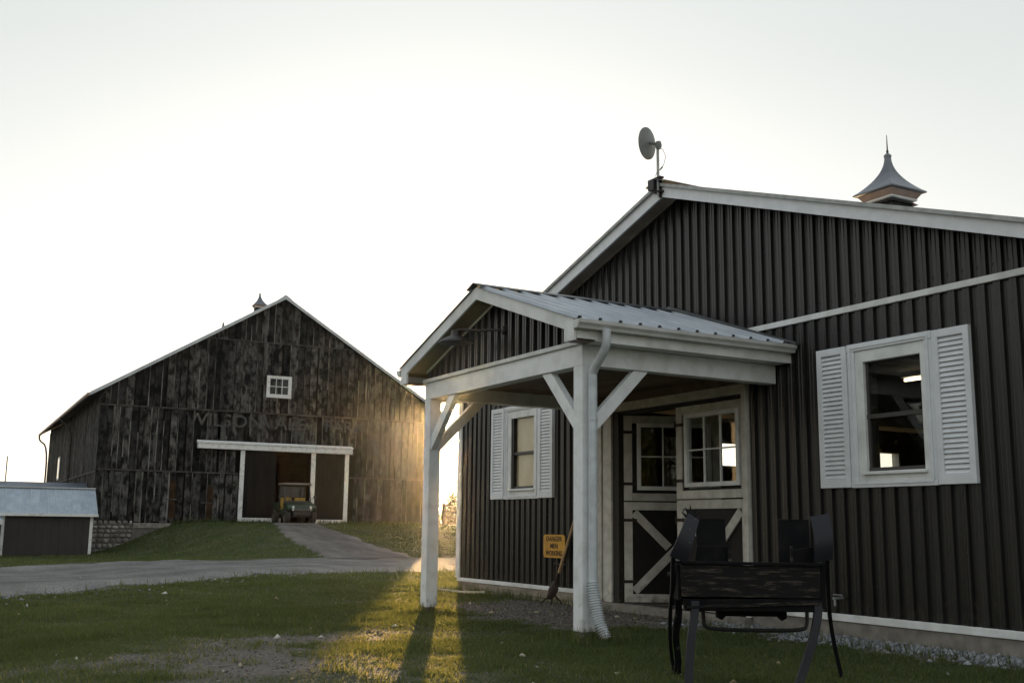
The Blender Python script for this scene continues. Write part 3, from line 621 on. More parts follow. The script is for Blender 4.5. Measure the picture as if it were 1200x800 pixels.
# roof, rakes, soffits, ridge
EL, ER = BX0 - .32, BX1 + .30
for side in (0, 1):
    xa, xb = (EL, RX) if side == 0 else (RX, ER)
    nrm = Vector((-SLP, 0, 1)).normalized() if side == 0 else Vector((SR, 0, 1)).normalized()
    def put_r(y, t, d, xa=xa, xb=xb, nrm=nrm):
        x = xa + (xb - xa) * t; return tuple(Vector((x, y, roofz(x) - .012)) + nrm * d)
    ribbed('roof_panel', M['roofm'], stable, 7.66, BY1 + .3, lambda y: 0, lambda y: 1, put_r, pitch=.2286, crest=.02, sl=.02, depth=.019, panel=1.83)
    pts = [(xa, 7.72, roofz(xa) - .10), (xb, 7.72, roofz(xb) - .10), (xb, 7.72, roofz(xb) - .018), (xa, 7.72, roofz(xa) - .018)]
    MB().prism(pts, (0, BY1 + .25 - 7.72, 0)).build('roof_deck', M['soff'], stable)
    h = .175 if side == 0 else .16
    pts = [(xa, 7.69, roofz(xa) - h), (xb, 7.69, roofz(xb) - h), (xb, 7.69, roofz(xb) - .004), (xa, 7.69, roofz(xa) - .004)]
    MB().prism(pts, (0, .028, 0)).build('rake_board', M['vinyl'], stable)
    pts = [(xa, 7.655, roofz(xa) - .03), (xb, 7.655, roofz(xb) - .03), (xb, 7.655, roofz(xb) + .010), (xa, 7.655, roofz(xa) + .010)]
    MB().prism(pts, (0, .034, 0)).build('drip_edge', M['zinc'], stable)
for xa, xb in ((BX0, RX), (RX, BX1)):
    MB().prism([(xa, 7.945, roofz(xa) - .125), (xb, 7.945, roofz(xb) - .125), (xb, 7.945, roofz(xb) - .085), (xa, 7.945, roofz(xa) - .085)], (0, .02, 0)).build('frieze_trim', M['soff'], stable)
for sgn, s_ in ((-1, SLP), (1, SR)):
    MB().prism([(RX, 7.62, RZ + .055), (RX + sgn * .2, 7.62, RZ + .055 - .2 * s_), (RX + sgn * .2, 7.62, RZ + .045 - .2 * s_), (RX, 7.62, RZ + .045)], (0, BY1 + .35 - 7.62, 0)).build('ridge_cap', M['capm'], stable)
MB().box(RX - .13, RX - .02, 7.60, 7.72, RZ - .07, RZ + .06).build('ridge_end_closure', M['black'], stable)
box('fascia', M['vinyl'], stable, EL - .02, EL, 7.72, BY1 + .25, roofz(EL) - .17, roofz(EL))
box('fascia', M['vinyl'], stable, ER, ER + .02, 7.72, BY1 + .25, roofz(ER) - .17, roofz(ER))
# trims
box('band_trim', M['white'], stable, BX0 - .02, BX1 + .02, 7.952, 7.99, 3.098, 3.158, .004)
box('base_trim', M['white'], stable, BX0 - .03, -11.69, 7.945, 7.995, .15, .205, .004); box('base_trim', M['white'], stable, -8.86, BX1 + .03, 7.945, 7.995, .155, .222, .004)
box('corner_trim', M['white'], stable, -15.72, -15.60, 7.94, 7.968, .205, 3.098, .003)
box('corner_trim', M['white'], stable, -15.72, -15.692, 7.97, 8.09, .15, 3.098, .003)
box('corner_trim', M['white'], stable, -4.35, -4.23, 7.94, 7.968, .222, 3.098, .003)
# foundation: two courses of old boards left of the door, concrete right of it
x = -15.66
while x < -11.75:
    L_ = min(random.uniform(1.1, 1.9), -11.70 - x)
    for j in (0, 1):
        yo = random.uniform(-.008, .008); box('foundation_board', M['plank'], stable, x, x + L_ - .006, 7.955 + yo - .02 * (1 - j), 8.01, -.08 + j * .118, .032 + j * .113, .004)
    x += L_
box('foundation', M['concrete'], stable, -8.86, BX1 + .02, 7.965, 8.01, -.25, .153, .006)
box('foundation', M['concrete'], stable, BX0 - .01, BX0 + .02, 8.01, BY1, -.25, .17)
box('door_sill', M['concrete'], stable, -11.68, -8.87, 7.86, 8.01, -.06, .088, .012)
# siding screws in rows
sb = MB()
for k in range(74):
    xx = BX0 + .12 + k * .1524 + .006
    for z in (.34, 1.2, 2.9, 3.25, 3.95, 4.5):
        if z < roofz(xx) - .28 and not (-11.8 < xx < -8.8 and z < 2.6) and not (1.3 < z < 2.8 and (-14.65 < xx < -12.75 or -7.9 < xx < -5.95)):
            y = 7.974 if z < 3.1 else 7.968; sb.box(xx - .006, xx + .006, y - .006, y + .004, z - .006, z + .006)
sb.build('siding_screws', M['screw'], stable, kind='stuff')

# windows with louvred shutters
slat_src = None
def sash_window(x0, boarded):
    """x0 = left edge of the left shutter; the assembly is 1.78 wide"""
    global slat_src
    a, b = x0 + .39, x0 + 1.38
    fr = MB(); Y = 7.945
    fr.box(a, a + .085, Y, 7.998, 1.45, 2.70).box(b - .085, b, Y, 7.998, 1.45, 2.70).box(a, b, Y - .004, 7.998, 2.70, 2.772).box(a, b, Y - .004, 7.998, 1.40, 1.45)
    fo = fr.build('window', M['vinyl'], stable, .003)
    f2 = MB(); gx0, gx1 = x0 + .57, x0 + 1.235
    o = .085
    f2.box(a + o, gx0, Y + .012, 8.03, 1.45, 2.70).box(gx1, b - o, Y + .012, 8.03, 1.45, 2.70).box(gx0, gx1, Y + .012, 8.03, 2.585, 2.70).box(gx0, gx1, Y + .012, 8.03, 1.45, 1.55)
    f2.build('frame', M['white'], fo, .004)
    f3 = MB().box(a + .035, a + .05, Y - .012, Y, 1.45, 2.74).box(b - .05, b - .035, Y - .012, Y, 1.45, 2.74).box(a + .05, b - .05, Y - .012, Y, 2.725, 2.74).box(a + .05, b - .05, Y - .012, Y, 1.43, 1.445)
    f3.build('bead', M['vinyl'], fo)
    sh = MB().box(gx0, gx1, 7.985, 8.02, 2.045, 2.085).box(gx0, gx0 + .028, 7.995, 8.03, 1.55, 2.585).box(gx1 - .02, gx1, 7.995, 8.03, 1.55, 2.585).box(gx0, gx1, 7.99, 8.03, 1.55, 1.585)
    sh.build('sash', M['sash'], fo)
    box('pane', M['glass'], fo, gx0 + .028, gx1 - .02, 8.010, 8.014, 2.085, 2.585); box('pane', M['glass'], fo, gx0 + .028, gx1 - .02, 8.018, 8.022, 1.585, 2.045)
    box('sill', M['white'], fo, gx0 - .03, gx1 + .03, 7.925, 7.957, 1.518, 1.545, .003)
    if boarded: box('blind', M['ply'], fo, gx0 + .02, gx1, 8.034, 8.044, 1.5, 2.6)
    for s0 in (x0, x0 + 1.39):
        s1 = s0 + .385; Z0, Z1 = 1.405, 2.765
        m = MB().box(s0, s0 + .062, 7.93, 7.998, Z0, Z1).box(s1 - .062, s1, 7.93, 7.998, Z0, Z1).box(s0 + .062, s1 - .062, 7.93, 7.998, Z1 - .07, Z1).box(s0 + .062, s1 - .062, 7.93, 7.998, Z0, Z0 + .085)
        m.box(s0 + .062, s1 - .062, 7.985, 7.996, Z0 + .085, Z1 - .07)
        so_ = m.build('shutter', M['vinyl'], stable, .003)
        n = 27; z0 = Z0 + .085; dz = (Z1 - .07 - z0) / n
        for i in range(n):
            zc = z0 + (i + .5) * dz
            if slat_src is None:
                hw = (s1 - s0 - .124) / 2
                slat_src = sl0 = MB().prism([(-hw, .000, dz * .5), (-hw, .024, dz * .5), (-hw, .024, -dz * .48), (-hw, -.020, -dz * .44), (-hw, -.020, -dz * .30)], (2 * hw, 0, 0)).build('slat', M['vinyl'])
                sl0.parent = so_
            else: sl0 = share(slat_src, so_)
            sl0.location = ((s0 + s1) / 2 + 10, -.04, zc)          # relative to the stable's origin (-10, 8, 0)
sash_window(-7.80, False); sash_window(-14.58, True)

# stable doors: dutch doors with a glazed upper half and a braced lower half
def dutch_door(hinge, ang, dark=False):
    W, H = 1.22, 2.31; D = MB().box(0, W, .012, .038, 0, 1.225).box(0, .17, .012, .038, 1.24, H).box(W - .11, W, .012, .038, 1.24, H).box(.17, W - .11, .012, .038, 1.24, 1.36).box(.17, W - .11, .012, .038, 2.22, H)
    o = D.build('door', M['doorblack']); o.parent = stable; o.location = Vector(hinge) - Vector((-10, 8, 0)); o.rotation_euler = (0, 0, ang); OFF[o.name] = Vector((0, 0, 0))
    m = M['doorw']
    for x0, x1 in ((0, .105), (W - .105, W)):
        box('stile', m, o, x0, x1, -.012, .012, 0, 1.225, .003); box('stile', m, o, x0, x1, -.012, .012, 1.24, H, .003)
    for z0, z1 in ((0, .10), (1.125, 1.225), (1.24, 1.335), (H - .095, H)): box('rail', m, o, .105, W - .105, -.0115, .012, z0, z1, .003)
    a, b, c, d = .105, W - .105, .10, 1.125
    MB().bar((a + .02, 0, c + .03), (b - .02, 0, d - .03), .02, .10, up=(0, 0, 1)).build('brace', m, o)
    mx, mz = (a + b) / 2, (c + d) / 2
    MB().bar((a + .02, -.001, d - .03), (mx - .055, -.001, mz + .055), .02, .10).bar((mx + .055, -.001, mz - .055), (b - .02, -.001, c + .03), .02, .10).build('brace', m, o)
    x0, x1, z0, z1 = .165, W - .115, 1.372, 2.215; t = .05
    MB().box(x0, x0 + t, -.03, .05, z0, z1).box(x1 - t, x1, -.03, .05, z0, z1).box(x0 + t, x1 - t, -.03, .05, z0, z0 + t).box(x0 + t, x1 - t, -.03, .05, z1 - t, z1).build('window_frame', M['white'], o, .003)
    gx0, gx1, gz0, gz1_ = x0 + t, x1 - t, z0 + t, z1 - t; pw = (gx1 - gx0) / 3
    for i in (1, 2): box('muntin', M['white'], o, gx0 + i * pw - .009, gx0 + i * pw + .009, -.006, .02, gz0, gz1_)
    zc = (gz0 + gz1_) / 2
    for i in range(3):
        box('muntin', M['white'], o, gx0 + i * pw + (.009 if i else 0), gx0 + (i + 1) * pw - (.009 if i < 2 else 0), -.005, .019, zc - .009, zc + .009)
        for z_a, z_b in ((gz0, zc), (zc, gz1_)): box('pane', M['glass'], o, gx0 + i * pw + .002, gx0 + (i + 1) * pw - .002, .008, .011, z_a + .001, z_b - .001)
    for z in (.25, 1.0, 1.45, 2.1): MB().box(-.02, .16, -.018, -.012, z - .018, z + .018).tube([(-.012, -.016, z - .05), (-.012, -.016, z + .05)], .010, 8).build('hinge', M['rust'], o)
    return o
dutch_door((-11.24, 8.03, .10), R(60))
dutch_door((-10.13, 8.00, .10), 0)
# casing
box('door_casing', M['doorw'], stable, -11.69, -11.60, 7.93, 8.0, .09, 2.56, .003)
box('door_casing', M['doorw'], stable, -11.585, -11.40, 7.945, 8.0, .09, 2.45, .003)
box('door_casing', M['doorw'], stable, -8.925, -8.855, 7.93, 8.0, .09, 2.56, .003)
box('door_casing', M['doorw'], stable, -11.60, -8.925, 7.93, 8.0, 2.46, 2.56, .003)
box('door_jamb', M['intdark'], stable, -11.395, -11.27, 7.97, 8.16, .09, 2.45)
box('door_header', M['intdark'], stable, -11.27, -8.93, 8.005, 8.16, 2.42, 2.455)
# fluorescent tubes under the stable ceiling
def tube_light(x, y, label):
    t = thing('ceiling_light', label, 'ceiling light', (x, y, 3.0), 0, 'strip lights inside the stable')
    MB().box(x - .62, x + .62, y - .06, y + .06, 3.06, 3.118).build('housing', M['white'], t)
    MB().tube([(x - .6, y, 3.03), (x + .6, y, 3.03)], .019, 10).build('lamp', M['tube'], t)
tube_light(-9.48, 11.9, 'lit strip light seen through the upper sash of the large right window')

# cupola on the ridge
def cupola(parent, cx, cy, base, h, eave, neck, top, fin, nm='cupola'):
    sq = lambda r, z: [(cx - r, cy - r, z), (cx + r, cy - r, z), (cx + r, cy + r, z), (cx - r, cy + r, z)]
    def loft(rings):
        mb = MB()
        for r, z in rings: mb.v += sq(r, z)
        for i in range(len(rings) - 1):
            for j in range(4): a = i * 4 + j; b = i * 4 + (j + 1) % 4; mb.f.append((a, b, b + 4, a + 4))
        mb.f.append((3, 2, 1, 0)); k = (len(rings) - 1) * 4; mb.f.append((k, k + 1, k + 2, k + 3)); return mb
    body = h * .66
    root = loft([(body * .9, base), (body * .9, eave - h * .40)]).build(nm, M['cupdark'], parent)
    for i in range(4):
        z = eave - h * .47 - i * h * .17
        loft([(body * (1.16 if i % 2 == 0 else 1.0), z - h * .06), (body * .93, z + h * .06)]).build('louvre', M['cupdark'], root)
    loft([(body * 1.05, eave - h * .38), (body * 1.12, eave - h * .34), (body * 1.12, eave - h * .30)]).build('moulding', M['white'], root)
    loft([(body * 1.08, eave - h * .30), (h * .88, eave - h * .05)]).build('frieze', M['cupwood'], root)
    rings = [(h * .86, eave - h * .06), (h, eave - .012), (h, eave + .006)]
    for i in range(1, 13):
        t = i / 12; rings.append((neck + (h - neck) * (1 - t) ** 2.1, eave + (top - eave) * t))
    loft(rings).build('cupola_roof', M['cupmetal'], root)
    loft([(neck * 1.15, top - .005), (neck * 1.15, top + .02), (neck * .5, top + .05)]).build('cap', M['cupmetal'], root)
    MB().tube([(cx, cy, top + .04), (cx, cy, top + .08), (cx, cy, top + .1), (cx, cy, fin)], [.012, .018, .01, .004], 8).build('finial', M['rust'], root)
    return root
cupola(stable, RX, 11.66, 4.85, .345, 5.60, .032, 6.14, 6.46)

# satellite dish on the gable peak
dsh = thing('satellite_dish', 'small round grey satellite dish on a pole at the gable peak', 'satellite dish', (-9.97, 7.65, 4.9))
MB().tube([(-9.97, 7.65, 4.93), (-9.97, 7.65, 5.55)], .017, 10).build('pole', M['zinc'], dsh)
MB().box(-10.03, -9.91, 7.63, 7.69, 4.95, 4.975).box(-10.03, -9.91, 7.63, 7.69, 5.12, 5.145).box(-9.99, -9.95, 7.67, 7.69, 4.9, 5.16).build('bracket', M['rust'], dsh)
ax = Vector((-.84, -.36, .06)).normalized(); e1 = ax.cross(Vector((0, 0, 1))).normalized(); e2 = e1.cross(ax); dc = Vector((-10.10, 7.60, 5.60))
dm = MB(); seg = 36; rr = [0, .05, .10, .15, .19, .197]
for r_ in rr:
    for j in range(seg): a = 2 * math.pi * j / seg; dm.v.append(tuple(dc + ax * (r_ * r_ * .9 - .03) + e1 * r_ * math.cos(a) + e2 * r_ * math.sin(a)))
n_ = len(dm.v)
for r_ in rr[::-1]:
    for j in range(seg): a = 2 * math.pi * j / seg; dm.v.append(tuple(dc + ax * (r_ * r_ * .9 - .018) + e1 * r_ * math.cos(a) + e2 * r_ * math.sin(a)))
for i in range(2 * len(rr) - 1):
    for j in range(seg): a = i * seg + j; b = i * seg + (j + 1) % seg; dm.f.append((a, b, b + seg, a + seg))
dm.build('reflector', M['dish'], dsh, smooth=True)
MB().tube([dc - ax * .03, Vector((-9.97, 7.655, 5.56))], [.022, .016], 10).build('arm', M['dish'], dsh)
MB().lathe((-9.955, 7.65, 5.54), [(.0, -.05), (.03, -.045), (.042, 0), (.03, .045), (0, .05)], 12).build('housing', M['dish'], dsh, smooth=True)
cb = [Vector((-9.93, 7.64, 5.50)), Vector((-9.83, 7.62, 5.44)), Vector((-9.78, 7.62, 5.34)), Vector((-9.82, 7.62, 5.25)), Vector((-9.90, 7.63, 5.215)), Vector((-9.97, 7.63, 5.20)), Vector((-10.03, 7.63, 5.12)), Vector((-10.07, 7.64, 5.04))]
MB().tube(cb, .004, 6).tube([(-9.90, 7.63, 5.217), (-9.85, 7.625, 5.235)], .010, 8).build('cable', M['cable'], dsh)

# ------------------------------------------------------------------ entrance porch
PC, PH = -10.13, 1.945; PY0, PY1 = 5.30, 7.972; PZ, PS = 3.545, .337
prz = lambda x: PZ - PS * abs(x - PC)
porch = thing('entrance_porch', 'white framed gabled porch with metal roof over the stable doors', 'porch', (PC, 5.6, 0))
BL, BR_, BF = -11.85, -8.40, 5.53
for side in (-1, 1):
    nrm = Vector((side * PS, 0, 1)).normalized()
    def put_p(y, t, d, side=side, nrm=nrm):
        x = PC + side * (PH + .035) * (1 - t); return tuple(Vector((x, y, prz(x) + .006)) + nrm * d)
    ribbed('roof_panel', M['roofm'], porch, PY0 - .025, PY1, lambda y: 0, lambda y: .965, put_p, pitch=.2286, crest=.03, sl=.012, depth=.03, phase=.05)
    scr = MB()
    for k in range(12):
        for t in (.04, .3, .56, .82):
            p = Vector(put_p(PY0 + .1 + k * .2286, t, .008)); scr.box(p.x - .007, p.x + .007, p.y - .007, p.y + .007, p.z - .003, p.z + .007)
    scr.build('roof_screws', M['screw'], porch, kind='stuff')
    xe = PC + side * PH
    MB().prism([(PC, PY0 + .03, PZ - .10), (xe, PY0 + .03, prz(xe) - .10), (xe, PY0 + .03, prz(xe)), (PC, PY0 + .03, PZ)], (0, PY1 - PY0 - .03, 0)).build('roof_deck', M['ceil'], porch)
    MB().prism([(PC, PY0, PZ - .135), (xe - side * .0, PY0, prz(xe) - .135), (xe, PY0, prz(xe)), (PC, PY0, PZ)], (0, .027, 0)).build('rake_board', M['white'], porch, .002)
    # boxed eave return below the rake
    xi = xe - side * .17
    MB().prism([(xi, PY0 - .001, 2.69), (xe + side * .001, PY0 - .001, 2.69), (xe + side * .001, PY0 - .001, prz(xe) - .135), (xi, PY0 - .001, prz(xi) - .135)], (0, .026, 0)).build('eave_return', M['white'], porch)
    MB().box(min(xi, xe), max(xi, xe), PY0 + .026, BF, 2.692, 2.71).build('soffit', M['ceil'], porch)
    MB().box(min(xe - side * .02, xe), max(xe - side * .02, xe), PY0 + .03, PY1, 2.695, 2.885).build('fascia', M['white'], porch)
    a, b = sorted((xe - side * .02, (BR_ if side > 0 else BL))); MB().box(a, b, BF + .002, PY1, 2.701, 2.712).build('soffit', M['white'], porch)
    # rake soffit
    MB().prism([(PC, PY0 + .028, PZ - .105), (xi, PY0 + .028, prz(xi) - .105), (xi, PY0 + .028, prz(xi) - .125), (PC, PY0 + .028, PZ - .125)], (0, BF + .03 - PY0 - .028, 0)).build('soffit', M['soff'], porch)
    # K-style gutter
    gx = xe + side * .002; pr = [(0, 2.792), (.075, 2.792), (.085, 2.815), (.108, 2.84), (.112, 2.872), (.102, 2.872), (.098, 2.845), (.075, 2.82), (.068, 2.80), (.006, 2.80), (.006, 2.88), (0, 2.88)]
    gt = MB().prism([(gx + side * u, PY0 - .01, z) for u, z in pr], (0, PY1 - PY0 - .01, 0)); g_ = gt.build('gutter', M['gutter'], porch)
    MB().prism([(gx, PY0 - .014, 2.80), (gx + side * .07, PY0 - .014, 2.795), (gx + side * .1, PY0 - .014, 2.84), (gx + side * .106, PY0 - .014, 2.870), (gx, PY0 - .014, 2.872)], (0, .003, 0)).build('end_cap', M['gutter'], g_)
    MB().prism([(gx, PY1 - .025, 2.80), (gx + side * .07, PY1 - .025, 2.795), (gx + side * .1, PY1 - .025, 2.84), (gx + side * .106, PY1 - .025, 2.870), (gx, PY1 - .025, 2.872)], (0, .004, 0)).build('end_cap', M['gutter'], g_)
MB().prism([(PC - .16, PY0 - .04, PZ + .045 - .16 * PS), (PC, PY0 - .04, PZ + .048), (PC + .16, PY0 - .04, PZ + .045 - .16 * PS), (PC + .16, PY0 - .04, PZ + .036 - .16 * PS), (PC, PY0 - .04, PZ + .036), (PC - .16, PY0 - .04, PZ + .036 - .16 * PS)], (0, PY1 - PY0 + .04, 0)).build('ridge_cap', M['capm'], porch)
# flashing where the porch roof meets the stable wall
for side in (-1, 1):
    xe = PC + side * (PH + .14)
    MB().prism([(PC, 7.90, prz(PC) + .03), (xe, 7.90, prz(xe) + .03), (xe, 7.90, prz(xe) + .045), (PC, 7.90, prz(PC) + .075)], (0, .068, 0)).build('flashing', M['capm'], porch)
# beams, posts, braces
box('front_beam', M['postw'], porch, BL, BR_, BF, BF + .14, 2.50, 2.70, .004)
box('beam_cap', M['white'], porch, BL - .015, BR_ + .012, BF - .03, BF + .12, 2.70, 2.742, .003)
box('side_beam', M['postw'], porch, BR_ - .14, BR_, BF + .142, 7.955, 2.503, 2.70, .004)
box('side_beam', M['postw'], porch, BL, BL + .14, BF + .142, 7.955, 2.503, 2.70, .004)
def porch_post(x0, x1):
    box('post', M['postw'], porch, x0, x1, BF, BF + .15, .07, 2.50, .005)
    box('post_pier', M['concrete'], porch, x0 + .015, x1 - .015, BF + .015, BF + .135, -.2, .072, .01)
porch_post(BR_ - .15, BR_); porch_post(BL, BL + .15)
def knee(a, b, ax_): 
    a, b = Vector(a), Vector(b); d = (b - a).normalized(); MB().bar(a - d * .05, b + d * .05, .075, .12, up=(0, 0, 1)).build('brace', M['postw'], porch, .003)
knee((BR_ - .15, BF + .06, 1.97), (BR_ - .68, BF + .06, 2.50), 0); knee((BL + .15, BF + .06, 1.97), (BL + .68, BF + .06, 2.50), 0)
knee((BR_ - .06, BF + .15, 1.95), (BR_ - .06, BF + .70, 2.50), 0); knee((BL + .06, BF + .15, 1.95), (BL + .06, BF + .70, 2.50), 0)
# gable siding, ceiling boards, ledger
ribbed('gable_siding', M['siding'], porch, BL + .02, BR_ - .02, lambda x: 2.74, lambda x: max(2.74, prz(x) - .10), lambda x, z, d: (x, 5.575 - d, z), brk=[PC], depth=.034, crest=.07, sl=.012, phase=.05)
MB().prism([(BL + .02, 5.58, 2.735), (BR_ - .02, 5.58, 2.735), (BR_ - .02, 5.58, prz(BR_ - .02) - .1), (PC, 5.58, PZ - .1), (BL + .02, 5.58, prz(BL + .02) - .1)], (0, .04, 0)).build('gable_backing', M['ceil'], porch)
for sd_ in (-1, 1):
    xg = PC + sd_ * 1.70
    MB().prism([(PC, 5.532, PZ - .155), (xg, 5.532, prz(xg) - .155), (xg, 5.532, prz(xg) - .127), (PC, 5.532, PZ - .127)], (0, .012, 0)).build('gable_trim', M['white'], porch)
y = BF + .17
while y < 7.9:
    box('ceiling_board', M['ceil'], porch, BL + .142, BR_ - .142, y, min(y + .135, 7.95), 2.66 + random.uniform(-.002, .002), 2.69); y += .14
box('ledger', M['ceil'], porch, BL + .142, BR_ - .142, 7.90, 7.955, 2.56, 2.655)
# downspout with flexible outlet
dsx = BR_ + .075
dp = [(-8.10, 5.60, 2.80), (-8.10, 5.60, 2.70), (-8.11, 5.60, 2.65), (-8.15, 5.60, 2.59), (dsx - .0, 5.60, 2.44), (dsx, 5.60, 2.37), (dsx, 5.60, 2.2), (dsx, 5.60, .50)]
def smooth_path(P, n=3):
    P = [Vector(p) for p in P]
    for _ in range(n):
        Q = [P[0]]
        for a, b in zip(P, P[1:]): Q += [a.lerp(b, .25), a.lerp(b, .75)]
        Q.append(P[-1]); P = Q
    return P
ds = MB().tube(smooth_path(dp, 2), .041, 12).build('downspout', M['downsp'], porch, smooth=True)
MB().tube([(dsx, 5.60, 1.98), (dsx, 5.60, 2.0)], .046, 12).build('strap', M['downsp'], ds)
fp = smooth_path([(dsx - .005, 5.60, .52), (dsx + .012, 5.605, .38), (dsx + .05, 5.62, .2), (dsx + .125, 5.65, .02)], 3)
L_ = [0]
for a, b in zip(fp, fp[1:]): L_.append(L_[-1] + (b - a).length)
tt = np.linspace(0, L_[-1], 23 * 4); fpath = [Vector([float(np.interp(t, L_, [p[i] for p in fp])) for i in range(3)]) for t in tt]
MB().tube(fpath, [.058 if (i % 4) < 2 else .044 for i in range(len(fpath))], 16).build('flexible_outlet', M['downsp'], ds)

# barn light on the porch gable
bl = thing('barn_light', 'bronze gooseneck barn light on the porch gable', 'wall light', (-9.95, 5.53, 3.05))
MB().lathe((-9.93, 5.545, 3.065), [(0, -.035), (.035, -.03), (.05, -.005), (.05, .0)], 14, 'y').build('wall_plate', M['lamp'], bl)
MB().tube(smooth_path([(-9.93, 5.53, 3.065), (-10.0, 5.47, 3.07), (-10.25, 5.32, 3.09), (-10.40, 5.24, 3.115), (-10.43, 5.22, 3.09)], 2), .014, 8).build('arm', M['lamp'], bl)
MB().lathe((-10.43, 5.22, 2.975), [(0, .13), (.05, .13), (.055, .085), (.07, .065), (.12, .045), (.185, .008), (.192, -.006), (.185, -.006), (.115, .03), (.05, .045), (0, .05)], 28).build('shade', M['lamp'], bl, smooth=True)

# sign and shovel beside the porch
sg = thing('warning_sign', 'amber warning sign with black letters leaning on the stable wall', 'sign', (-12.53, 7.75, 0))
def rrect(x0, x1, z0, z1, r):
    P = []
    for cx, cz, a0 in ((x1 - r, z0 + r, -90), (x1 - r, z1 - r, 0), (x0 + r, z1 - r, 90), (x0 + r, z0 + r, 180)):
        for k in range(5): a = R(a0 + k * 22.5); P.append((cx + r * math.cos(a), cz + r * math.sin(a)))
    return P
sx0, sx1 = -12.80, -12.26; sy = 7.80
MB().prism([(x, sy, z) for x, z in rrect(sx0, sx1, .60, .905, .045)], (0, .008, 0)).build('sign_panel', M['signy'], sg)
def text_mesh(name, body, size, mat, parent, loc, rot, sx=1.0, ext=.0015, bold=True, group_loc=None):
    cu = bpy.data.curves.new(name, 'FONT'); cu.body = body; cu.size = size; cu.extrude = ext; cu.align_x = 'CENTER'; cu.align_y = 'CENTER'; cu.offset = size * .012; cu.resolution_u = 3
    tmp = bpy.data.objects.new(name, cu); COL.objects.link(tmp)
    me = bpy.data.meshes.new_from_object(tmp.evaluated_get(bpy.context.evaluated_depsgraph_get())); bpy.data.objects.remove(tmp)
    me.materials.clear(); me.materials.append(mat); me.name = name
    o = bpy.data.objects.new(name, me); COL.objects.link(o); o.parent = parent; o.location = Vector(loc) - OFF[parent.name]; o.rotation_euler = rot; o.scale = (sx, 1, 1); return o
for body, z, s_ in (('DANGER', .845, 1.06), ('MEN', .752, 1.0), ('WORKING', .657, .92)):
    text_mesh('lettering', body, .092, M['signk'], sg, (-12.53, sy - .002, z), (R(90), 0, 0), s_)
MB().tube([(-12.53, 7.82, .60), (-12.53, 7.79, .12)], .013, 8).tube([(-12.53, 7.79, .14), (-12.65, 7.66, .0)], .011, 8).tube([(-12.53, 7.79, .14), (-12.38, 7.66, .0)], .011, 8).tube([(-12.53, 7.79, .14), (-12.53, 7.93, .0)], .011, 8).tube([(-12.53, 7.80, .52), (-12.23, 7.80, .52)], .012, 8).build('stand', M['rust'], sg)
shv = thing('shovel', 'round point shovel with pale wooden handle propped beside the amber sign', 'shovel', (-11.9, 7.4, 0))
hA, hB = Vector((-11.44, 7.42, 1.10)), Vector((-11.80, 7.42, .44)); hC = hB + (hB - hA).normalized() * .17
MB().tube([hA, hB], [.015, .018], 10).build('handle', M['handle'], shv)
MB().tube([hB - (hB - hA).normalized() * -.0, hC], [.021, .016], 10).build('socket', M['rust'], shv)
bm_ = MB(); dn = Vector((-.42, -.02, -.44)).normalized(); sd = dn.cross(Vector((.25, -1, .2))).normalized(); nn = dn.cross(sd)
prof = [(0, .04), (.02, .08), (.10, .085), (.18, .075), (.235, .045), (.265, .006)]
for layer in (0, 1):
    for t_, wd in prof:
        for u in (-1, -.5, 0, .5, 1): bm_.v.append(tuple(hC + dn * (t_ - .01) + sd * wd * u + nn * ((u * u) * .03 - .02 + layer * .003)))
for layer in (0, 1):
    for i in range(5):
        for j in range(4): a = layer * 30 + i * 5 + j; bm_.f.append((a, a + 1, a + 6, a + 5))
bm_.build('blade', M['rust'], shv, smooth=True)
hs_ = tag(MB().tube(smooth_path([(-15.75, 8.3, .03), (-16.1, 7.9, .03), (-15.9, 7.55, .03), (-15.2, 7.6, .02), (-14.6, 7.62, .03), (-14.3, 7.72, .05)], 3), .022, 8).build('drain_hose', M['hose']), 'pale hose curling round the far left corner of the stable', 'hose')
tap = MB().tube([(-7.60, 7.97, .37), (-7.60, 7.84, .37)], .013, 8).tube([(-7.60, 7.86, .37), (-7.60, 7.86, .30)], .011, 8).tube([(-7.66, 7.90, .40), (-7.54, 7.90, .40)], .006, 6)
tag(tap.build('wall_tap', M['zinc']), 'small steel tap on the dark wall behind the wagon seat', 'tap')

# ------------------------------------------------------------------ old wagon seat on the lawn (x = across, y = away from the camera)
WO = wxy(1.5, 6.9); ws = thing('wagon_seat', 'old black wooden wagon seat with splintered wing on thin legs in the grass', 'wagon seat', (WO.x, WO.y, gz1(WO.x, WO.y)), YA, local=True)
gsh = -gz1(WO.x, WO.y)
def wb(name, mat, pts, d, bev=0): return MB().prism([(p[0] - 1.5, p[1], p[2] + gsh) for p in pts], d).build(name, mat, ws, bev)
wb('front_board', M['chip'], [(1.075, 0, .585), (1.935, 0, .580), (1.942, 0, .775), (1.07, 0, .782)], (0, .028, 0), .004)
wb('top_rail', M['seatblack'], [(1.045, -.012, .783), (1.965, -.012, .778), (1.965, -.012, .798), (1.045, -.012, .803)], (0, .05, 0), .003)
wb('seat_plank', M['seatblack'], [(1.06, .03, .69), (1.95, .03, .69), (1.95, .03, .715), (1.06, .03, .715)], (0, .50, 0), .003)
wb('side_board', M['seatblack'], [(1.055, .03, .56), (1.078, .03, .56), (1.078, .03, .78), (1.055, .03, .78)], (0, .30, 0), .003)
wb('side_board', M['seatblack'], [(1.936, .03, .52), (1.975, .03, .52), (1.99, .03, .80), (1.95, .03, .80)], (0, .45, 0), .003)
wb('beam', M['seatblack'], [(1.09, -.02, .50), (1.925, -.02, .50), (1.93, -.02, .578), (1.085, -.02, .570)], (0, .07, 0), .004)
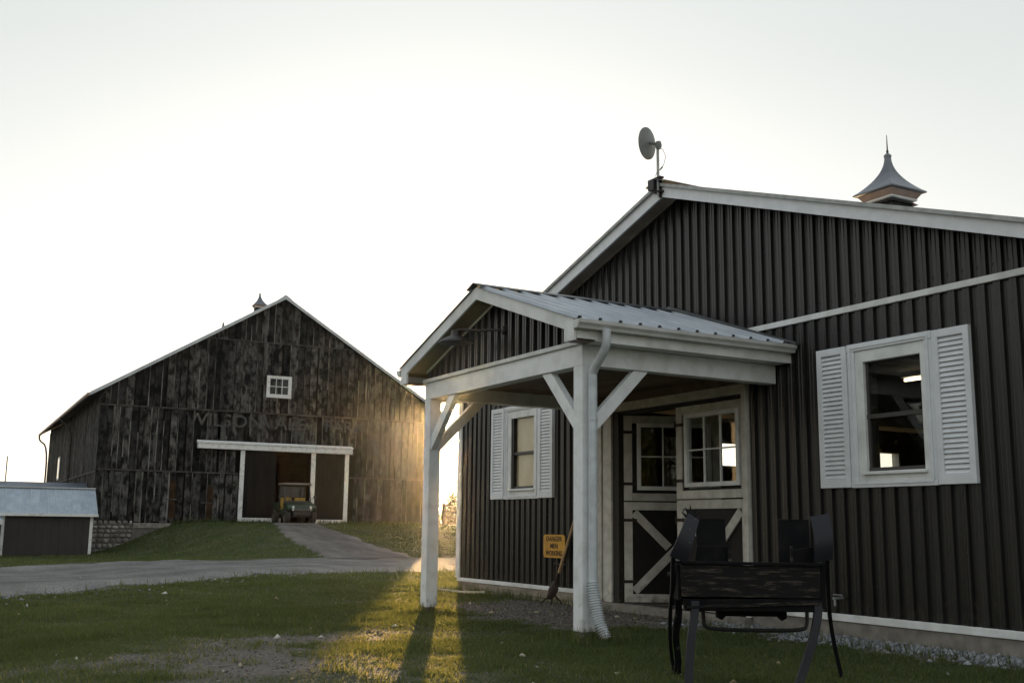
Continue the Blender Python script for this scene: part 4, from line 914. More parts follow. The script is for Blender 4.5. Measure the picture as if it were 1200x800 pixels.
wb('strip', M['chip'], [(1.10, -.032, .515), (1.93, -.032, .548), (1.93, -.032, .572), (1.10, -.032, .530)], (0, .012, 0))
wb('rear_beam', M['seatblack'], [(1.08, .5, .50), (1.95, .5, .50), (1.95, .5, .58), (1.08, .5, .57)], (0, .06, 0), .004)
# wings: curved, flared boards at either end of the seat
def wing(pa, pb, pc, pd, bulge, depth, name='wing'):
    """pa-pb top edge, pd-pc bottom edge (x, y, z), swept back in y by depth; curved by bulge"""
    mb = MB(); n = 16; A = [Vector(p) for p in (pa, pb, pc, pd)]
    for k in range(2):
        for i in range(n):
            t = i / (n - 1); l = A[0].lerp(A[3], t); r_ = A[1].lerp(A[2], t); bu = Vector((bulge * math.sin(math.pi * t), -.035 * math.sin(math.pi * t), 0))
            th = Vector((0, .022, 0)) * k
            for q in (l, r_): v = q + bu + th; mb.v.append((v.x - 1.5, v.y, v.z + gsh))
    for k in range(2):
        for i in range(n - 1): a = k * 2 * n + i * 2; mb.f.append((a, a + 1, a + 3, a + 2))
    for i in range(n - 1):
        for s_ in (0, 1): a = i * 2 + s_; mb.f.append((a, a + 2, a + 2 + 2 * n, a + 2 * n))
    mb.f += [(0, 1, 2 * n + 1, 2 * n), (2 * n - 2, 2 * n - 1, 4 * n - 1, 4 * n - 2)]
    return mb.build(name, M['wing'], ws, smooth=True)
lw = wing((1.128, .02, 1.100), (1.195, .02, 1.058), (1.105, -.02, .785), (1.00, -.02, .835), -.004, .3)
wing((1.905, .05, 1.085), (2.015, .02, 1.105), (2.015, -.02, .822), (1.905, .0, .800), .004, .3)
for a, b in (((1.13, .03, 1.09), (1.105, .03, 1.135)), ((1.14, .03, 1.09), (1.14, .03, 1.15)), ((1.15, .03, 1.085), (1.175, .03, 1.125)), ((1.12, .03, 1.07), (1.085, .03, 1.105)), ((1.16, .03, 1.08), (1.20, .03, 1.11))):
    a = Vector(a) - Vector((1.5, 0, -gsh)); b = Vector(b) - Vector((1.5, 0, -gsh)); MB().tube([a, (a + b) / 2 + Vector((.004, .002, 0)), b], [.013, .008, .002], 5).build('splinter', M['chip'], lw)
for a, b, c, d in ((1.205, 1.405, 1.40, 1.212), (1.735, 1.945, 1.945, 1.745)):
    bk = wb('backrest', M['seatblack'], [(a, .20, .70), (b, .20, .70), (c, .24, 1.068), (d, .24, 1.070)], (0, .018, 0), .002)
    MB().bar((d - 1.5, .238, 1.066 + gsh), (c - 1.5, .238, 1.064 + gsh), .006, .005).build('edge_highlight', M['chip'], bk)  # chipped strip paints the highlight along the backrest's top edge
wb('seat_end', M['seatblack'], [(1.17, .06, .79), (1.385, .06, .79), (1.378, .06, .895), (1.185, .06, .90)], (0, .02, 0), .002)
wb('seat_end', M['seatblack'], [(1.775, .06, .79), (1.93, .06, .79), (1.93, .06, .90), (1.785, .06, .875)], (0, .02, 0), .002)
MB().box(1.375 - 1.5, 1.395 - 1.5, .03, .05, .79 + gsh, .92 + gsh).build('post', M['chip'], ws); MB().box(1.768 - 1.5, 1.782 - 1.5, .03, .05, .79 + gsh, .90 + gsh).build('post', M['chip'], ws)
def wleg(pts, r, name='leg', mat='wing'):  # legs take the bluish coat to carry skylight and pale highlights in colour
    P = smooth_path([(p[0] - 1.5, p[1], p[2] + gsh) for p in pts], 3); mb = MB(); 
    ang = []
    for i, p in enumerate(P):
        d = (P[min(i + 1, len(P) - 1)] - P[max(i - 1, 0)]).normalized(); sx = Vector((1, 0, 0)) - d * d.x; sx.normalize(); sy_ = d.cross(sx)
        for u, v in ((-1, -1), (1, -1), (1, 1), (-1, 1)): mb.v.append(tuple(p + sx * u * r[0] + sy_ * v * r[1]))
    for i in range(len(P) - 1):
        for j in range(4): a = i * 4 + j; b = i * 4 + (j + 1) % 4; mb.f.append((a, b, b + 4, a + 4))
    mb.f += [(0, 1, 2, 3), tuple(len(mb.v) - 4 + j for j in range(4))]
    return mb.build(name, M[mat], ws)
wleg([(1.155, .0, .56), (1.15, -.01, .48), (1.125, -.03, .36), (1.105, -.05, .2), (1.095, -.08, .0)], (.024, .02))
wleg([(1.915, .0, .56), (1.915, -.01, .48), (1.875, -.03, .34), (1.80, -.05, .15), (1.735, -.08, .0)], (.024, .02))
wleg([(1.03, .05, .84), (1.045, .2, .60), (1.07, .5, .45), (1.12, .85, .2), (1.17, 1.0, .0)], (.012, .016))
wleg([(1.12, .45, .55), (1.13, .5, .42), (1.12, .62, .3), (1.17, .8, .12), (1.18, .95, .0)], (.022, .018))
wleg([(2.00, .02, 1.0), (2.04, .2, .75), (2.13, .5, .45), (2.22, .7, .2), (2.29, .80, .0)], (.012, .016), 'stay')
us = smooth_path([(1.255, .3, .51), (1.258, .3, .42), (1.27, .3, .375), (1.33, .3, .365), (1.5, .3, .36), (1.90, .3, .36), (1.93, .3, .40), (1.93, .3, .51)], 2)
MB().tube([(p.x - 1.5, p.y, p.z + gsh) for p in us], .013, 8).build('iron_brace', M['black'], ws, smooth=True)
wb('block', M['seatblack'], [(1.33, .2, .445), (1.36, .2, .43), (1.385, .2, .455), (1.72, .2, .455), (1.745, .2, .43), (1.775, .2, .445), (1.775, .2, .51), (1.33, .2, .51)], (0, .06, 0))

# ------------------------------------------------------------------ old timber barn (x along its front, y into it, z up)
BA = math.atan2(ED[1], ED[0])
barn = thing('timber_barn', 'large weathered grey timber barn with white trimmed sliding doors and faded lettering', 'barn', (P0.x, P0.y, 0), BA, local=True)
BW, BD_, AP = 16.88, 27.0, 8.28
bz = lambda s: 12.28 - .6125 * abs(s - AP)            # underside of the roof along the front
DO = (6.5, 12.0, 4.56)                                 # front doorway
TIERS = [(1.0, 3.37), (3.40, 6.38), (6.42, 9.93), (9.97, 13)]
srcs = {}
def unit_board(k):
    """board one unit wide and one unit tall, slightly bowed, shared by all plain boards"""
    if k not in srcs:
        r_ = random.Random(k); w0 = [r_.uniform(-.02, .02) for _ in range(4)]
        o = MB().quadbox([(0, -.024, 0), (1, -.024, 0), (1, 0, 0), (0, 0, 0), (w0[0], -.024, 1), (1 + w0[1], -.024, 1), (1 + w0[1], 0, 1), (w0[0], 0, 1)]).build('board', M['barnwood'], barn)
        srcs[k] = o; return o, True
    return srcs[k], False
def board(x, y, z, wd, ht, rz=0):
    k = random.randrange(5); o, fresh = unit_board(k)
    if not fresh: o = share(o, barn)
    o.location = (x, y, z); o.scale = (wd, random.uniform(.7, 1.6), ht); o.rotation_euler = (0, random.uniform(-.0025, .0025), rz)
SLIT = (5.37, 5.46); bat = None
for ti, (z0, z1) in enumerate(TIERS):
    s = 0.0
    while s < BW - .1:
        wd = random.uniform(.22, .40); wd = min(wd, BW - s)
        if s < SLIT[0] < s + wd + .1 and ti == 1: wd = SLIT[0] - s
        e = s + wd; gap = random.choice((.02, .03, .05, .075)); y = -random.uniform(0, .045)
        if ti == 1 and abs(s - SLIT[0]) < 1e-6: s = SLIT[1]; e = s + wd
        segs = [(z0, z1)]
        if ti in (0, 1) and e > DO[0] and s < DO[1]: segs = [] if ti == 0 else [(4.5, z1)]
        if ti in (0,) and (abs(s - 3.25) < .22 or abs(s - 4.95) < .26): segs = [(z0, 1.22), (2.95, z1)] if abs(s - 3.25) < .22 else [(z0, 1.15), (2.75, z1)]
        for a, b in segs:
            t0, t1 = bz(s), bz(e)
            b0 = b - random.choice((0, 0, .02, .05)); a0 = a + random.choice((0, .03, -.05, .06)) if ti == 0 else a
            if max(t0, t1) < a + .05: continue
            if min(t0, t1) > b0: board(s, y, a0, e - s - gap, b0 - a0)
            else:
                m_ = MB(); w_ = e - s - gap; t0c, t1c = min(t0, b0), min(t1, b0)
                if t0c <= a: t0c = a + .01
                if t1c <= a: t1c = a + .01
                m_.quadbox([(0, -.026, 0), (w_, -.026, 0), (w_, 0, 0), (0, 0, 0), (0, -.026, t0c - a), (w_, -.026, t1c - a), (w_, 0, t1c - a), (0, 0, t0c - a)])
                o = m_.build('board', M['barnwood'], barn); o.location = (s, y, a)
        if segs and random.random() < .62 and min(bz(s), bz(e)) > z0 + .5 and e < BW - .2:
            for a, b in segs:
                hb = min(b, min(bz(e - .03), bz(e + .03)) - .03) - a - .02; lb = hb * random.choice((1, 1, .8, .6))
                if bat is None: bat = MB().box(-.024, .024, -.02, 0, 0, 1).build('batten', M['batten'], barn); bo = bat
                else: bo = share(bat, barn)
                bo.location = (e - gap / 2, -.046 - random.uniform(0, .006), a + (hb - lb) * random.choice((0, 1))); bo.scale = (random.uniform(.7, 1.3), 1, lb); bo.rotation_euler = (0, random.uniform(-.003, .003), 0)
        s = e
# corner board, girts
box('corner_board', M['barnwood'], barn, -.10, .10, -.07, -.045, .95, 6.9); box('corner_board', M['barnwood'], barn, -.11, -.05, -.045, .2, .95, 6.9)
for z, a, b in ((3.385, -.05, 6.45), (3.385, 12.05, BW), (6.40, -.1, BW), (9.95, AP - 3.9, AP + 3.9)):
    n = max(1, round((b - a) / 4.2))
    for i in range(n): 
        zo = random.uniform(-.02, .02); box('girt', M['girt'], barn, a + (b - a) * i / n, a + (b - a) * (i + 1) / n - .02, -.10, -.045, z - .035 + zo, z + .035 + zo)
# added near-black backing that stands in for the shade in the board gaps, with the doorway and the slit left open
wall_with_holes('shade_lining', M['barnin'], barn, .05, BW - .05, .6, 6.9, [(DO[0], DO[1], .6, 4.5), (SLIT[0] - .02, SLIT[1] + .02, 4.95, 5.93), (SLIT[0] - .02, SLIT[1] + .02, 6.08, 6.22)], lambda x, z, t: (x, .02 + .05 * t, z))
MB().prism([(.05, .021, 6.905), (BW - .05, .021, 6.905), (BW - .05, .021, bz(BW) - .05), (AP, .021, bz(AP) - .06), (.05, .021, bz(0) - .05)], (0, .05, 0)).build('shade_lining', M['barnin'], barn)
box('shade_lining', M['barnin'], barn, .02, .07, .08, BD_, -.6, 6.95); box('shade_lining', M['barnin'], barn, BW - .07, BW - .02, .08, BD_, -.2, 6.95)
wall_with_holes('shade_lining', M['barnin'], barn, .08, BW - .08, .0, 6.9, [(3.6, 7.4, 4.6, 6.6)], lambda x, z, t: (x, BD_ - .06 + .05 * t, z))
MB().prism([(0, BD_, 6.905), (BW, BD_, 6.905), (BW, BD_, bz(BW) - .05), (AP, BD_, bz(AP) - .06), (0, BD_, bz(0) - .05)], (0, -.05, 0)).build('shade_lining', M['barnin'], barn)
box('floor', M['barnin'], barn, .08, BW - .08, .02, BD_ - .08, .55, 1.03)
# side wall boards
for z0, z1 in ((-.55, 3.3), (3.34, 6.9)):
    y = .2
    while y < BD_:
        wd = random.uniform(.35, .55)
        k = random.randrange(5); o, fresh = unit_board(k)
        if not fresh: o = share(o, barn)
        L2 = min(wd, BD_ - y) - random.choice((.012, .03)); o.location = (-.004 - random.uniform(0, .02), y + L2, z0); o.scale = (L2, 1.2, z1 - z0); o.rotation_euler = (0, 0, -math.pi / 2)
        y += wd
box('girt', M['girt'], barn, -.09, -.035, .2, BD_, 3.285, 3.355)
rs_ = MB(); y = .2
while y < BD_:
    wd = random.uniform(.4, .6); rs_.box(BW, BW + .024, y, y + wd - .02, -.3, 6.95); y += wd
rs_.build('far_side_boards', M['barnwood'], barn, kind='stuff')
rs_ = MB(); x = 0
while x < BW:
    wd = random.uniform(.35, .5)
    for a_, b_ in (((.0, 6.5),) if not (3.4 < x < 7.2) else ((.0, 4.6), (6.6, 6.9))): rs_.box(x, x + wd - .015, BD_, BD_ + .024, a_, b_)
    rs_.box(x, x + wd - .015, BD_ + .025, BD_ + .05, 6.5 if not (3.4 < x < 7.2) else 6.7, min(bz(x), bz(x + wd)) if x + wd < BW else bz(BW)); x += wd
rs_.build('rear_boards', M['barnwood'], barn, kind='stuff')
# pale window opening halfway along the side wall
sw = box('window', M['oldwhite'], barn, -.06, -.03, 18.2, 19.3, 3.5, 4.9); box('pane', M['glass'], sw, -.07, -.062, 18.3, 19.2, 3.6, 4.8)
# roof
RA, RB = -.62, BW + .45
for sgn in (-1, 1):
    xe = RA if sgn < 0 else RB; n = 14
    L_ = BD_ + .8
    for i in range(n):
        y0 = -.35 + L_ * i / n; y1 = -.35 + L_ * (i + 1) / n - .012
        MB().prism([(AP, y0, bz(AP) + .02), (xe, y0, bz(xe) + .02), (xe, y0, bz(xe) + .065), (AP, y0, bz(AP) + .065)], (0, y1 - y0, 0)).build('roof_sheet', M['barnroof'], barn)
    MB().prism([(AP, -.40, bz(AP) - .10), (xe, -.40, bz(xe) - .10), (xe, -.40, bz(xe) + .075), (AP, -.40, bz(AP) + .075)], (0, .045, 0)).build('rake_board', M['rake'], barn)
    MB().prism([(AP, -.35, bz(AP) - .04), (xe, -.35, bz(xe) - .04), (xe, -.35, bz(xe) + .015), (AP, -.35, bz(AP) + .015)], (0, L_, 0)).build('roof_boards', M['barnin'], barn)
    MB().prism([(AP, -.42, bz(AP) + .12), (AP + sgn * .3, -.42, bz(AP + .3) + .10), (AP + sgn * .3, -.42, bz(AP + .3) + .08), (AP, -.42, bz(AP) + .10)], (0, L_ + .1, 0)).build('ridge_cap', M['rake'], barn)
MB().box(RA - .12, RA, -.35, BD_ + .4, bz(RA) - .09, bz(RA) + .03).build('gutter', M['cupwood'], barn)
MB().tube(smooth_path([(RA - .05, 12.2, bz(RA) - .08), (RA - .04, 12.2, bz(RA) - .3), (-.12, 12.2, bz(RA) - .75), (-.11, 12.2, 5.0), (-.11, 12.2, -.2)], 2), .06, 8).build('downspout', M['girt'], barn, smooth=True)
MB().tube(smooth_path([(RA - .05, BD_ + .3, bz(RA) - .08), (RA - .04, BD_ + .3, bz(RA) - .4), (-.12, BD_ + .1, bz(RA) - .8), (-.11, BD_ + .1, 3.0)], 2), .06, 8).build('downspout', M['girt'], barn, smooth=True)
MB().tube([(AP, .0, bz(AP)), (AP, .0, bz(AP) + .75)], [.02, .006], 6).build('lightning_rod', M['rust'], barn)
cupola(barn, AP, 4.9, 12.1, .37, 12.78, .045, 13.42, 13.74)
cupola(barn, AP, 13.6, 12.0, .42, 12.45, .05, 13.2, 13.6)
# doorway: header track box, sliding doors, white strips
dhd = MB().box(4.39, 12.13, -.30, -.06, 4.54, 4.80).build('door_header', M['oldwhite'], barn, .01)
MB().prism([(4.36, -.34, 4.802), (4.36, -.34, 4.83), (4.36, -.06, 4.95), (4.36, -.06, 4.802)], (7.8, 0, 0)).build('drip_cap', M['oldwhite'], dhd)
def sliding_door(x0, x1, y, z0=1.12, z1=4.53):
    root = box('sliding_door', M['barnblack'], barn, x0, x1, y + .02, y + .04, z0, z1); n = max(2, round((x1 - x0) / .21))
    for i in range(n): box('door_board', M['barnblack'], root, x0 + (x1 - x0) * i / n, x0 + (x1 - x0) * (i + 1) / n - .008, y, y + .018, z0, z1)
    return root
d1 = sliding_door(6.68, 8.25, -.16); box('stile', M['oldwhite'], d1, 6.47, 6.68, -.19, -.12, 1.10, 4.535, .006); box('bottom_rail', M['oldwhite'], d1, 6.68, 8.60, -.185, -.13, 1.10, 1.29, .006)
d2 = sliding_door(10.24, 11.78, -.16); box('stile', M['oldwhite'], d2, 10.02, 10.24, -.19, -.12, 1.10, 4.535, .006); box('stile', M['oldwhite'], d2, 11.78, 11.99, -.19, -.12, 1.02, 4.535, .006); box('bottom_rail', M['oldwhite'], d2, 10.24, 11.78, -.185, -.13, 1.04, 1.25, .006)
box('door_post', M['barnin'], barn, 6.2, 6.5, .08, .3, 1.0, 4.5); box('door_post', M['barnin'], barn, 12.0, 12.3, .08, .3, 1.0, 4.5)
# interior bents and hay loft
for y in (6, 12, 18, 24):
    for x in (4.8, 11.8): box('interior_post', M['barnin'], barn, x, x + .3, y, y + .3, 1.03, 8)
    box('interior_beam', M['barnin'], barn, .08, BW - .08, y, y + .28, 4.7, 5.0)
# gable window
gw = MB(); x0, x1, z0, z1 = 7.60, 8.86, 7.20, 8.30
gw.box(x0, x0 + .17, -.09, -.03, z0, z1).box(x1 - .17, x1, -.09, -.03, z0, z1).box(x0 + .17, x1 - .17, -.09, -.03, z0, z0 + .18).box(x0 + .17, x1 - .17, -.09, -.03, z1 - .15, z1)
g_ = gw.build('window', M['oldwhite'], barn, .005); gx0, gx1, gz0, gz1_ = x0 + .17, x1 - .17, z0 + .18, z1 - .15
for i in range(3):
    for j in range(2):
        a = gx0 + (gx1 - gx0) * i / 3; b = gx0 + (gx1 - gx0) * (i + 1) / 3; c = gz0 + (gz1_ - gz0) * j / 2; d = gz0 + (gz1_ - gz0) * (j + 1) / 2
        box('pane', M['glass'], g_, a + .012, b - .012, -.052, -.046, c + .012, d - .012)
for i in (1, 2): a = gx0 + (gx1 - gx0) * i / 3; box('muntin', M['oldwhite'], g_, a - .016, a + .016, -.075, -.053, gz0, gz1_)
for i in range(3): a = gx0 + (gx1 - gx0) * i / 3; b = gx0 + (gx1 - gx0) * (i + 1) / 3; box('muntin', M['oldwhite'], g_, a + .017, b - .017, -.074, -.054, (gz0 + gz1_) / 2 - .016, (gz0 + gz1_) / 2 + .016)
box('backing', M['barnin'], g_, x0 + .02, x1 - .02, -.034, -.030, z0, z1)
# low hatches with bare brown boards
for a, b, c, d in ((3.12, 3.55, 1.22, 2.98), (4.78, 5.28, 1.15, 2.78)):
    h_ = box('hatch', M['hatch'], barn, a, b, -.018, -.004, c, d); box('crossbar', M['girt'], h_, a - .05, b + .05, -.075, -.04, (c + d) / 2 - .03, (c + d) / 2 + .03)
# faded painted lettering
def faded():
    m, nt, b = newmat('faded white lettering'); nt.nodes.remove(b); o = nt.nodes['Material Output']
    d = N(nt, 'ShaderNodeBsdfDiffuse'); d.inputs[0].default_value = (.135, .13, .12, 1); t = N(nt, 'ShaderNodeBsdfTransparent'); mx = N(nt, 'ShaderNodeMixShader')
    geo = N(nt, 'ShaderNodeNewGeometry'); mp = N(nt, 'ShaderNodeMapping'); mp.inputs['Scale'].default_value = (3, 5, 1.6); n1 = N(nt, 'ShaderNodeTexNoise'); n1.inputs['Scale'].default_value = 2.2; n1.inputs['Detail'].default_value = 8
    r1 = N(nt, 'ShaderNodeValToRGB'); r1.color_ramp.elements[0].position = .28; r1.color_ramp.elements[0].color = (.18, .18, .18, 1); r1.color_ramp.elements[1].position = .52; r1.color_ramp.elements[1].color = (.62, .62, .62, 1)
    nt.links.new(geo.outputs['Position'], mp.inputs[0]); nt.links.new(mp.outputs[0], n1.inputs['Vector']); nt.links.new(n1.outputs[0], r1.inputs[0]); nt.links.new(r1.outputs[0], mx.inputs[0])
    nt.links.new(t.outputs[0], mx.inputs[1]); nt.links.new(d.outputs[0], mx.inputs[2]); nt.links.new(mx.outputs[0], o.inputs[0]); return m
M['faded'] = faded()
text_mesh('painted_lettering', 'WILSONVALE', .86, M['faded'], barn, (6.75, -.072, 5.90), (R(90), 0, 0), 1.12)
text_mesh('painted_lettering', 'FARM', .86, M['faded'], barn, (11.75, -.072, 5.90), (R(90), 0, 0), 1.02)
# stone foundation at the exposed corner
box('mortar_bed', M['mortar'], barn, -.16, 1.66, -.06, .0, -.75, .98); box('mortar_bed', M['mortar'], barn, -.16, .0, .0, BD_, -.9, .98)
def stone(x, y, z, wd, ht, dp, parent, rz=0):
    mb = MB(); n = 7; ring = []
    for k in range(n):
        a = 2 * math.pi * k / n + random.uniform(-.25, .25); ring.append((math.copysign(abs(math.cos(a)) ** .7, math.cos(a)) * wd / 2, math.copysign(abs(math.sin(a)) ** .7, math.sin(a)) * ht / 2))
    for s_, yy in ((1, 0), (.92, -dp * .6), (.55, -dp)):
        for p in ring: mb.v.append((p[0] * s_, yy + random.uniform(-.01, .01), p[1] * s_))
    for i in range(2):
        for k in range(n): a = i * n + k; b = i * n + (k + 1) % n; mb.f.append((a, b, b + n, a + n))
    mb.f.append(tuple(2 * n + k for k in range(n)))
    o = mb.build('stone', M['stone'], parent); o.location = (x, y, z); o.rotation_euler = (0, 0, rz); return o
z = -.62
while z < .93:
    ht = random.uniform(.17, .26); x = -.16
    while x < 1.62:
        wd = min(random.uniform(.2, .42), 1.68 - x)
        if wd > .08: stone(x + wd / 2, -.055, z + ht / 2, wd - .03, ht - .03, random.uniform(.05, .10), barn)
        x += wd
    z += ht
for k in range(30): stone(-.155, random.uniform(.2, 9), random.uniform(-.5, .9), random.uniform(.25, .45), random.uniform(.18, .28), .08, barn, -math.pi / 2)
box('foundation_ledge', M['concrete'], barn, 1.68, 6.3, -.14, -.02, .74, .985, .02); box('foundation_wall', M['mortar'], barn, 1.67, 6.3, -.09, -.01, -.6, .74)
box('foundation_ledge', M['concrete'], barn, 12.1, BW, -.10, -.02, .3, .985, .02)

# ------------------------------------------------------------------ utility vehicle in the barn doorway (x forward, y left, z up)
Fv = wxy(-9.80, 51.4); dirv = Vector((.999, -.045, 0)).normalized(); va = math.atan2(dirv.y, dirv.x)
uo = Fv - dirv * 1.2
uz = gz1(Fv.x, Fv.y) + .03
ut = thing('utility_vehicle', 'green open utility vehicle with yellow seats parked in the barn doorway', 'utility vehicle', (uo.x, uo.y, uz), va, local=True)
wh = MB().lathe((0, 0, 0), [(.20, -.11), (.29, -.115), (.31, -.08), (.315, 0), (.31, .08), (.29, .115), (.20, .11)], 20, 'y')
for k in range(20): a = 2 * math.pi * k / 20; wh.bar((.312 * math.cos(a), -.10, .312 * math.sin(a)), (.312 * math.cos(a), .10, .312 * math.sin(a)), .03, .022, up=(math.cos(a), 0, math.sin(a)))
w_src = wh.build('tyre', M['tyre'], ut); rim = MB().lathe((0, 0, 0), [(0, .05), (.10, .055), (.13, .04), (.20, .095), (.205, .11)], 16, 'y').lathe((0, 0, 0), [(0, -.05), (.10, -.055), (.13, -.04), (.20, -.095), (.205, -.11)], 16, 'y').build('rim', M['rim'], w_src)
w_src.location = (1.0, .62, .315)
for x, y in ((1.0, -.62), (-.95, .64), (-.95, -.64)): c_ = w_src.copy(); COL.objects.link(c_); c_.parent = ut; c_.location = (x, y, .315); r2_ = rim.copy(); COL.objects.link(r2_); r2_.parent = c_
u = lambda name, mat, *a, bev=.02: MB().box(*a).build(name, M[mat], ut, bev)
u('chassis', 'black', -1.25, 1.25, -.40, .40, .28, .46)
MB().prism([(.62, -.70, .50), (1.32, -.70, .55), (1.36, -.70, .72), (1.28, -.70, .84), (.70, -.70, .97), (.55, -.70, .97)], (0, 1.40, 0)).build('hood', M['gutil'], ut, .03)
MB().prism([(.55, -.66, .965), (.66, -.66, .965), (.66, -.66, 1.0), (.55, -.66, 1.06)], (0, 1.32, 0)).build('dashboard', M['black'], ut, .01)
gr_ = u('grille', 'black', 1.345, 1.365, -.34, .34, .56, .68, bev=.004)
for k in range(7): MB().box(1.365, 1.37, -.30 + k * .1 - .03, -.30 + k * .1 + .03, .58, .66).build('grille_slot', M['chrome'], gr_)
u('bumper', 'black', 1.36, 1.43, -.42, .42, .36, .54)
MB().tube([(1.42, -.42, .40), (1.46, -.42, .62), (1.46, .42, .62), (1.42, .42, .40)], .02, 8).build('brush_guard', M['black'], ut)
for y in (-.42, .42): MB().lathe((1.33, y, .735), [(0, .035), (.05, .035), (.07, .01), (.075, -.03)], 14, 'x').build('headlight', M['lens'], ut, smooth=True); MB().lathe((1.37, y, .62), [(0, .03), (.05, .03), (.06, .0), (.06, -.03)], 12, 'x').build('headlight', M['lens'], ut, smooth=True)
u('floor_pan', 'black', -.25, .62, -.62, .62, .40, .46, bev=.005)
for y in (-.34, .34): u('seat', 'yellow', -.22, .22, y - .27, y + .27, .66, .80, bev=.03); u('seat_back', 'yellow', -.34, -.22, y - .26, y + .26, .78, 1.22, bev=.03)
u('seat_base', 'gutil', -.30, .24, -.64, .64, .44, .66)
u('cargo_box', 'gutil', -1.32, -.42, -.68, .68, .62, .98); u('cargo_liner', 'black', -1.26, -.48, -.62, .62, .90, .99, bev=.004)
MB().tube([(.30, -.30, 1.0), (.12, -.30, 1.12)], .02, 8).lathe((.12, -.30, 1.12), [(.16, -.012), (.175, 0), (.16, .012), (.15, 0)], 18, 'x').build('steering_wheel', M['black'], ut)
for y in (-.62, .62): MB().tube(smooth_path([(.60, y, .95), (.42, y, 1.45), (.28, y, 1.80), (-.1, y, 1.84), (-.38, y, 1.78), (-.40, y, .95)], 1), .026, 8).build('roll_bar', M['black'], ut)
MB().tube([(.28, -.62, 1.80), (.28, .62, 1.80)], .022, 8).build('roll_bar', M['black'], ut); MB().tube([(-.38, -.62, 1.78), (-.38, .62, 1.78)], .022, 8).build('roll_bar', M['black'], ut)
MB().prism([(-.50, -.68, 1.80), (.42, -.68, 1.80), (.48, -.68, 1.83), (.40, -.68, 1.90), (-.44, -.68, 1.90), (-.52, -.68, 1.86)], (0, 1.36, 0)).build('canopy', M['black2'], ut, .02)
box('rear_screen', M['glass'], ut, -.405, -.400, -.58, .58, 1.24, 1.74)
for y in (-.70, .70): MB().tube([(.52, y * .9, 1.10), (.55, y * 1.15, 1.22)], .012, 6).box(.52, .55, min(y * 1.1, y * 1.3), max(y * 1.1, y * 1.3), 1.18, 1.32).build('mirror', M['black'], ut)

# ------------------------------------------------------------------ shed and low building at far left
SO = wxy(-19.35, 46.0); shed = thing('small_shed', 'small brown shed with pale blue steel roof in front of the barn corner', 'shed', (SO.x, SO.y, 0), BA, local=True)
x0, x1 = -1.72, 1.72
for i in range(11): a = x0 + (x1 - x0) * i / 11; MB().box(a, a + (x1 - x0) / 11 - .012, -.02, .0, -.9, 1.26).build('siding_board', M['shedwall'], shed)
box('wall', M['shedwall'], shed, x0 + .01, x1 - .01, .0, 2.7, -.9, 1.24)
MB().prism([(x1 - .04, 0, 1.24), (x1 - .04, 2.7, 1.24), (x1 - .04, 1.35, 2.32)], (.03, 0, 0)).build('gable', M['shedwall'], shed); MB().prism([(x0 + .01, 0, 1.24), (x0 + .01, 2.7, 1.24), (x0 + .01, 1.35, 2.32)], (.03, 0, 0)).build('gable', M['shedwall'], shed)
for a, b in ((x0 - .05, x0 + .07), (x1 - .07, x1 + .05)): box('corner_trim', M['oldwhite'], shed, a, b, -.045, -.02, -.9, 1.24)
for sgn in (-1, 1):
    yc = 1.35; ye = 1.35 + sgn * 1.62; ze = 1.26
    for i in range(12):
        a = x0 - .22 + (x1 - x0 + .42) * i / 12; b = a + (x1 - x0 + .42) / 12 - .012
        MB().prism([(a, yc, 2.40), (a, ye, ze), (a, ye, ze + .03), (a, yc, 2.43)], (b - a, 0, 0)).build('roof_panel', M['shedroof'], shed)
        MB().prism([(b - .01, yc, 2.42), (b - .01, ye, ze + .025), (b - .01, ye, ze + .055), (b - .01, yc, 2.45)], (.022, 0, 0)).build('roof_rib', M['rake'], shed)
box('fascia', M['oldwhite'], shed, x0 - .24, x1 + .22, -.31, -.275, 1.22, 1.33); box('ridge_cap', M['rake'], shed, x0 - .24, x1 + .22, 1.25, 1.45, 2.42, 2.47)
LO = wxy(-21.2, 49.2); low = thing('low_building', 'long low building with dull blue roof behind the small shed', 'building', (LO.x, LO.y, 0), BA, local=True)
box('wall', M['shedwall'], low, -14, 3.0, .3, 6.5, -.9, 1.7); MB().prism([(-14.2, 0, 1.65), (-14.2, 3.4, 2.86), (-14.2, 6.8, 1.65)], (17.5, 0, 0)).build('roof', M['blueroof'], low)
box('wing_wall', M['rake'], low, -9, -1.75, -4.6, .29, -.9, 1.0); MB().prism([(-9.2, -4.9, .95), (-9.2, -4.9, 1.0), (-9.2, .28, 1.62), (-9.2, .28, 1.45)], (7.6, 0, 0)).build('wing_roof', M['shedroof'], low); box('fascia', M['oldwhite'], low, -9.2, -1.6, -4.94, -4.905, .86, 1.02)
wd_ = box('window', M['oldwhite'], low, -2.4, -1.95, -4.64, -4.602, -.3, .6); box('pane', M['glass'], wd_, -2.32, -2.03, -4.65, -4.642, -.2, .5)
an = wxy(-24.3, 52.5); tag(MB().tube([(an.x, an.y, -.5), (an.x, an.y, 4.1)], .03, 8).build('antenna_pole', M['zinc']), 'thin pole standing behind the long low building', 'pole')

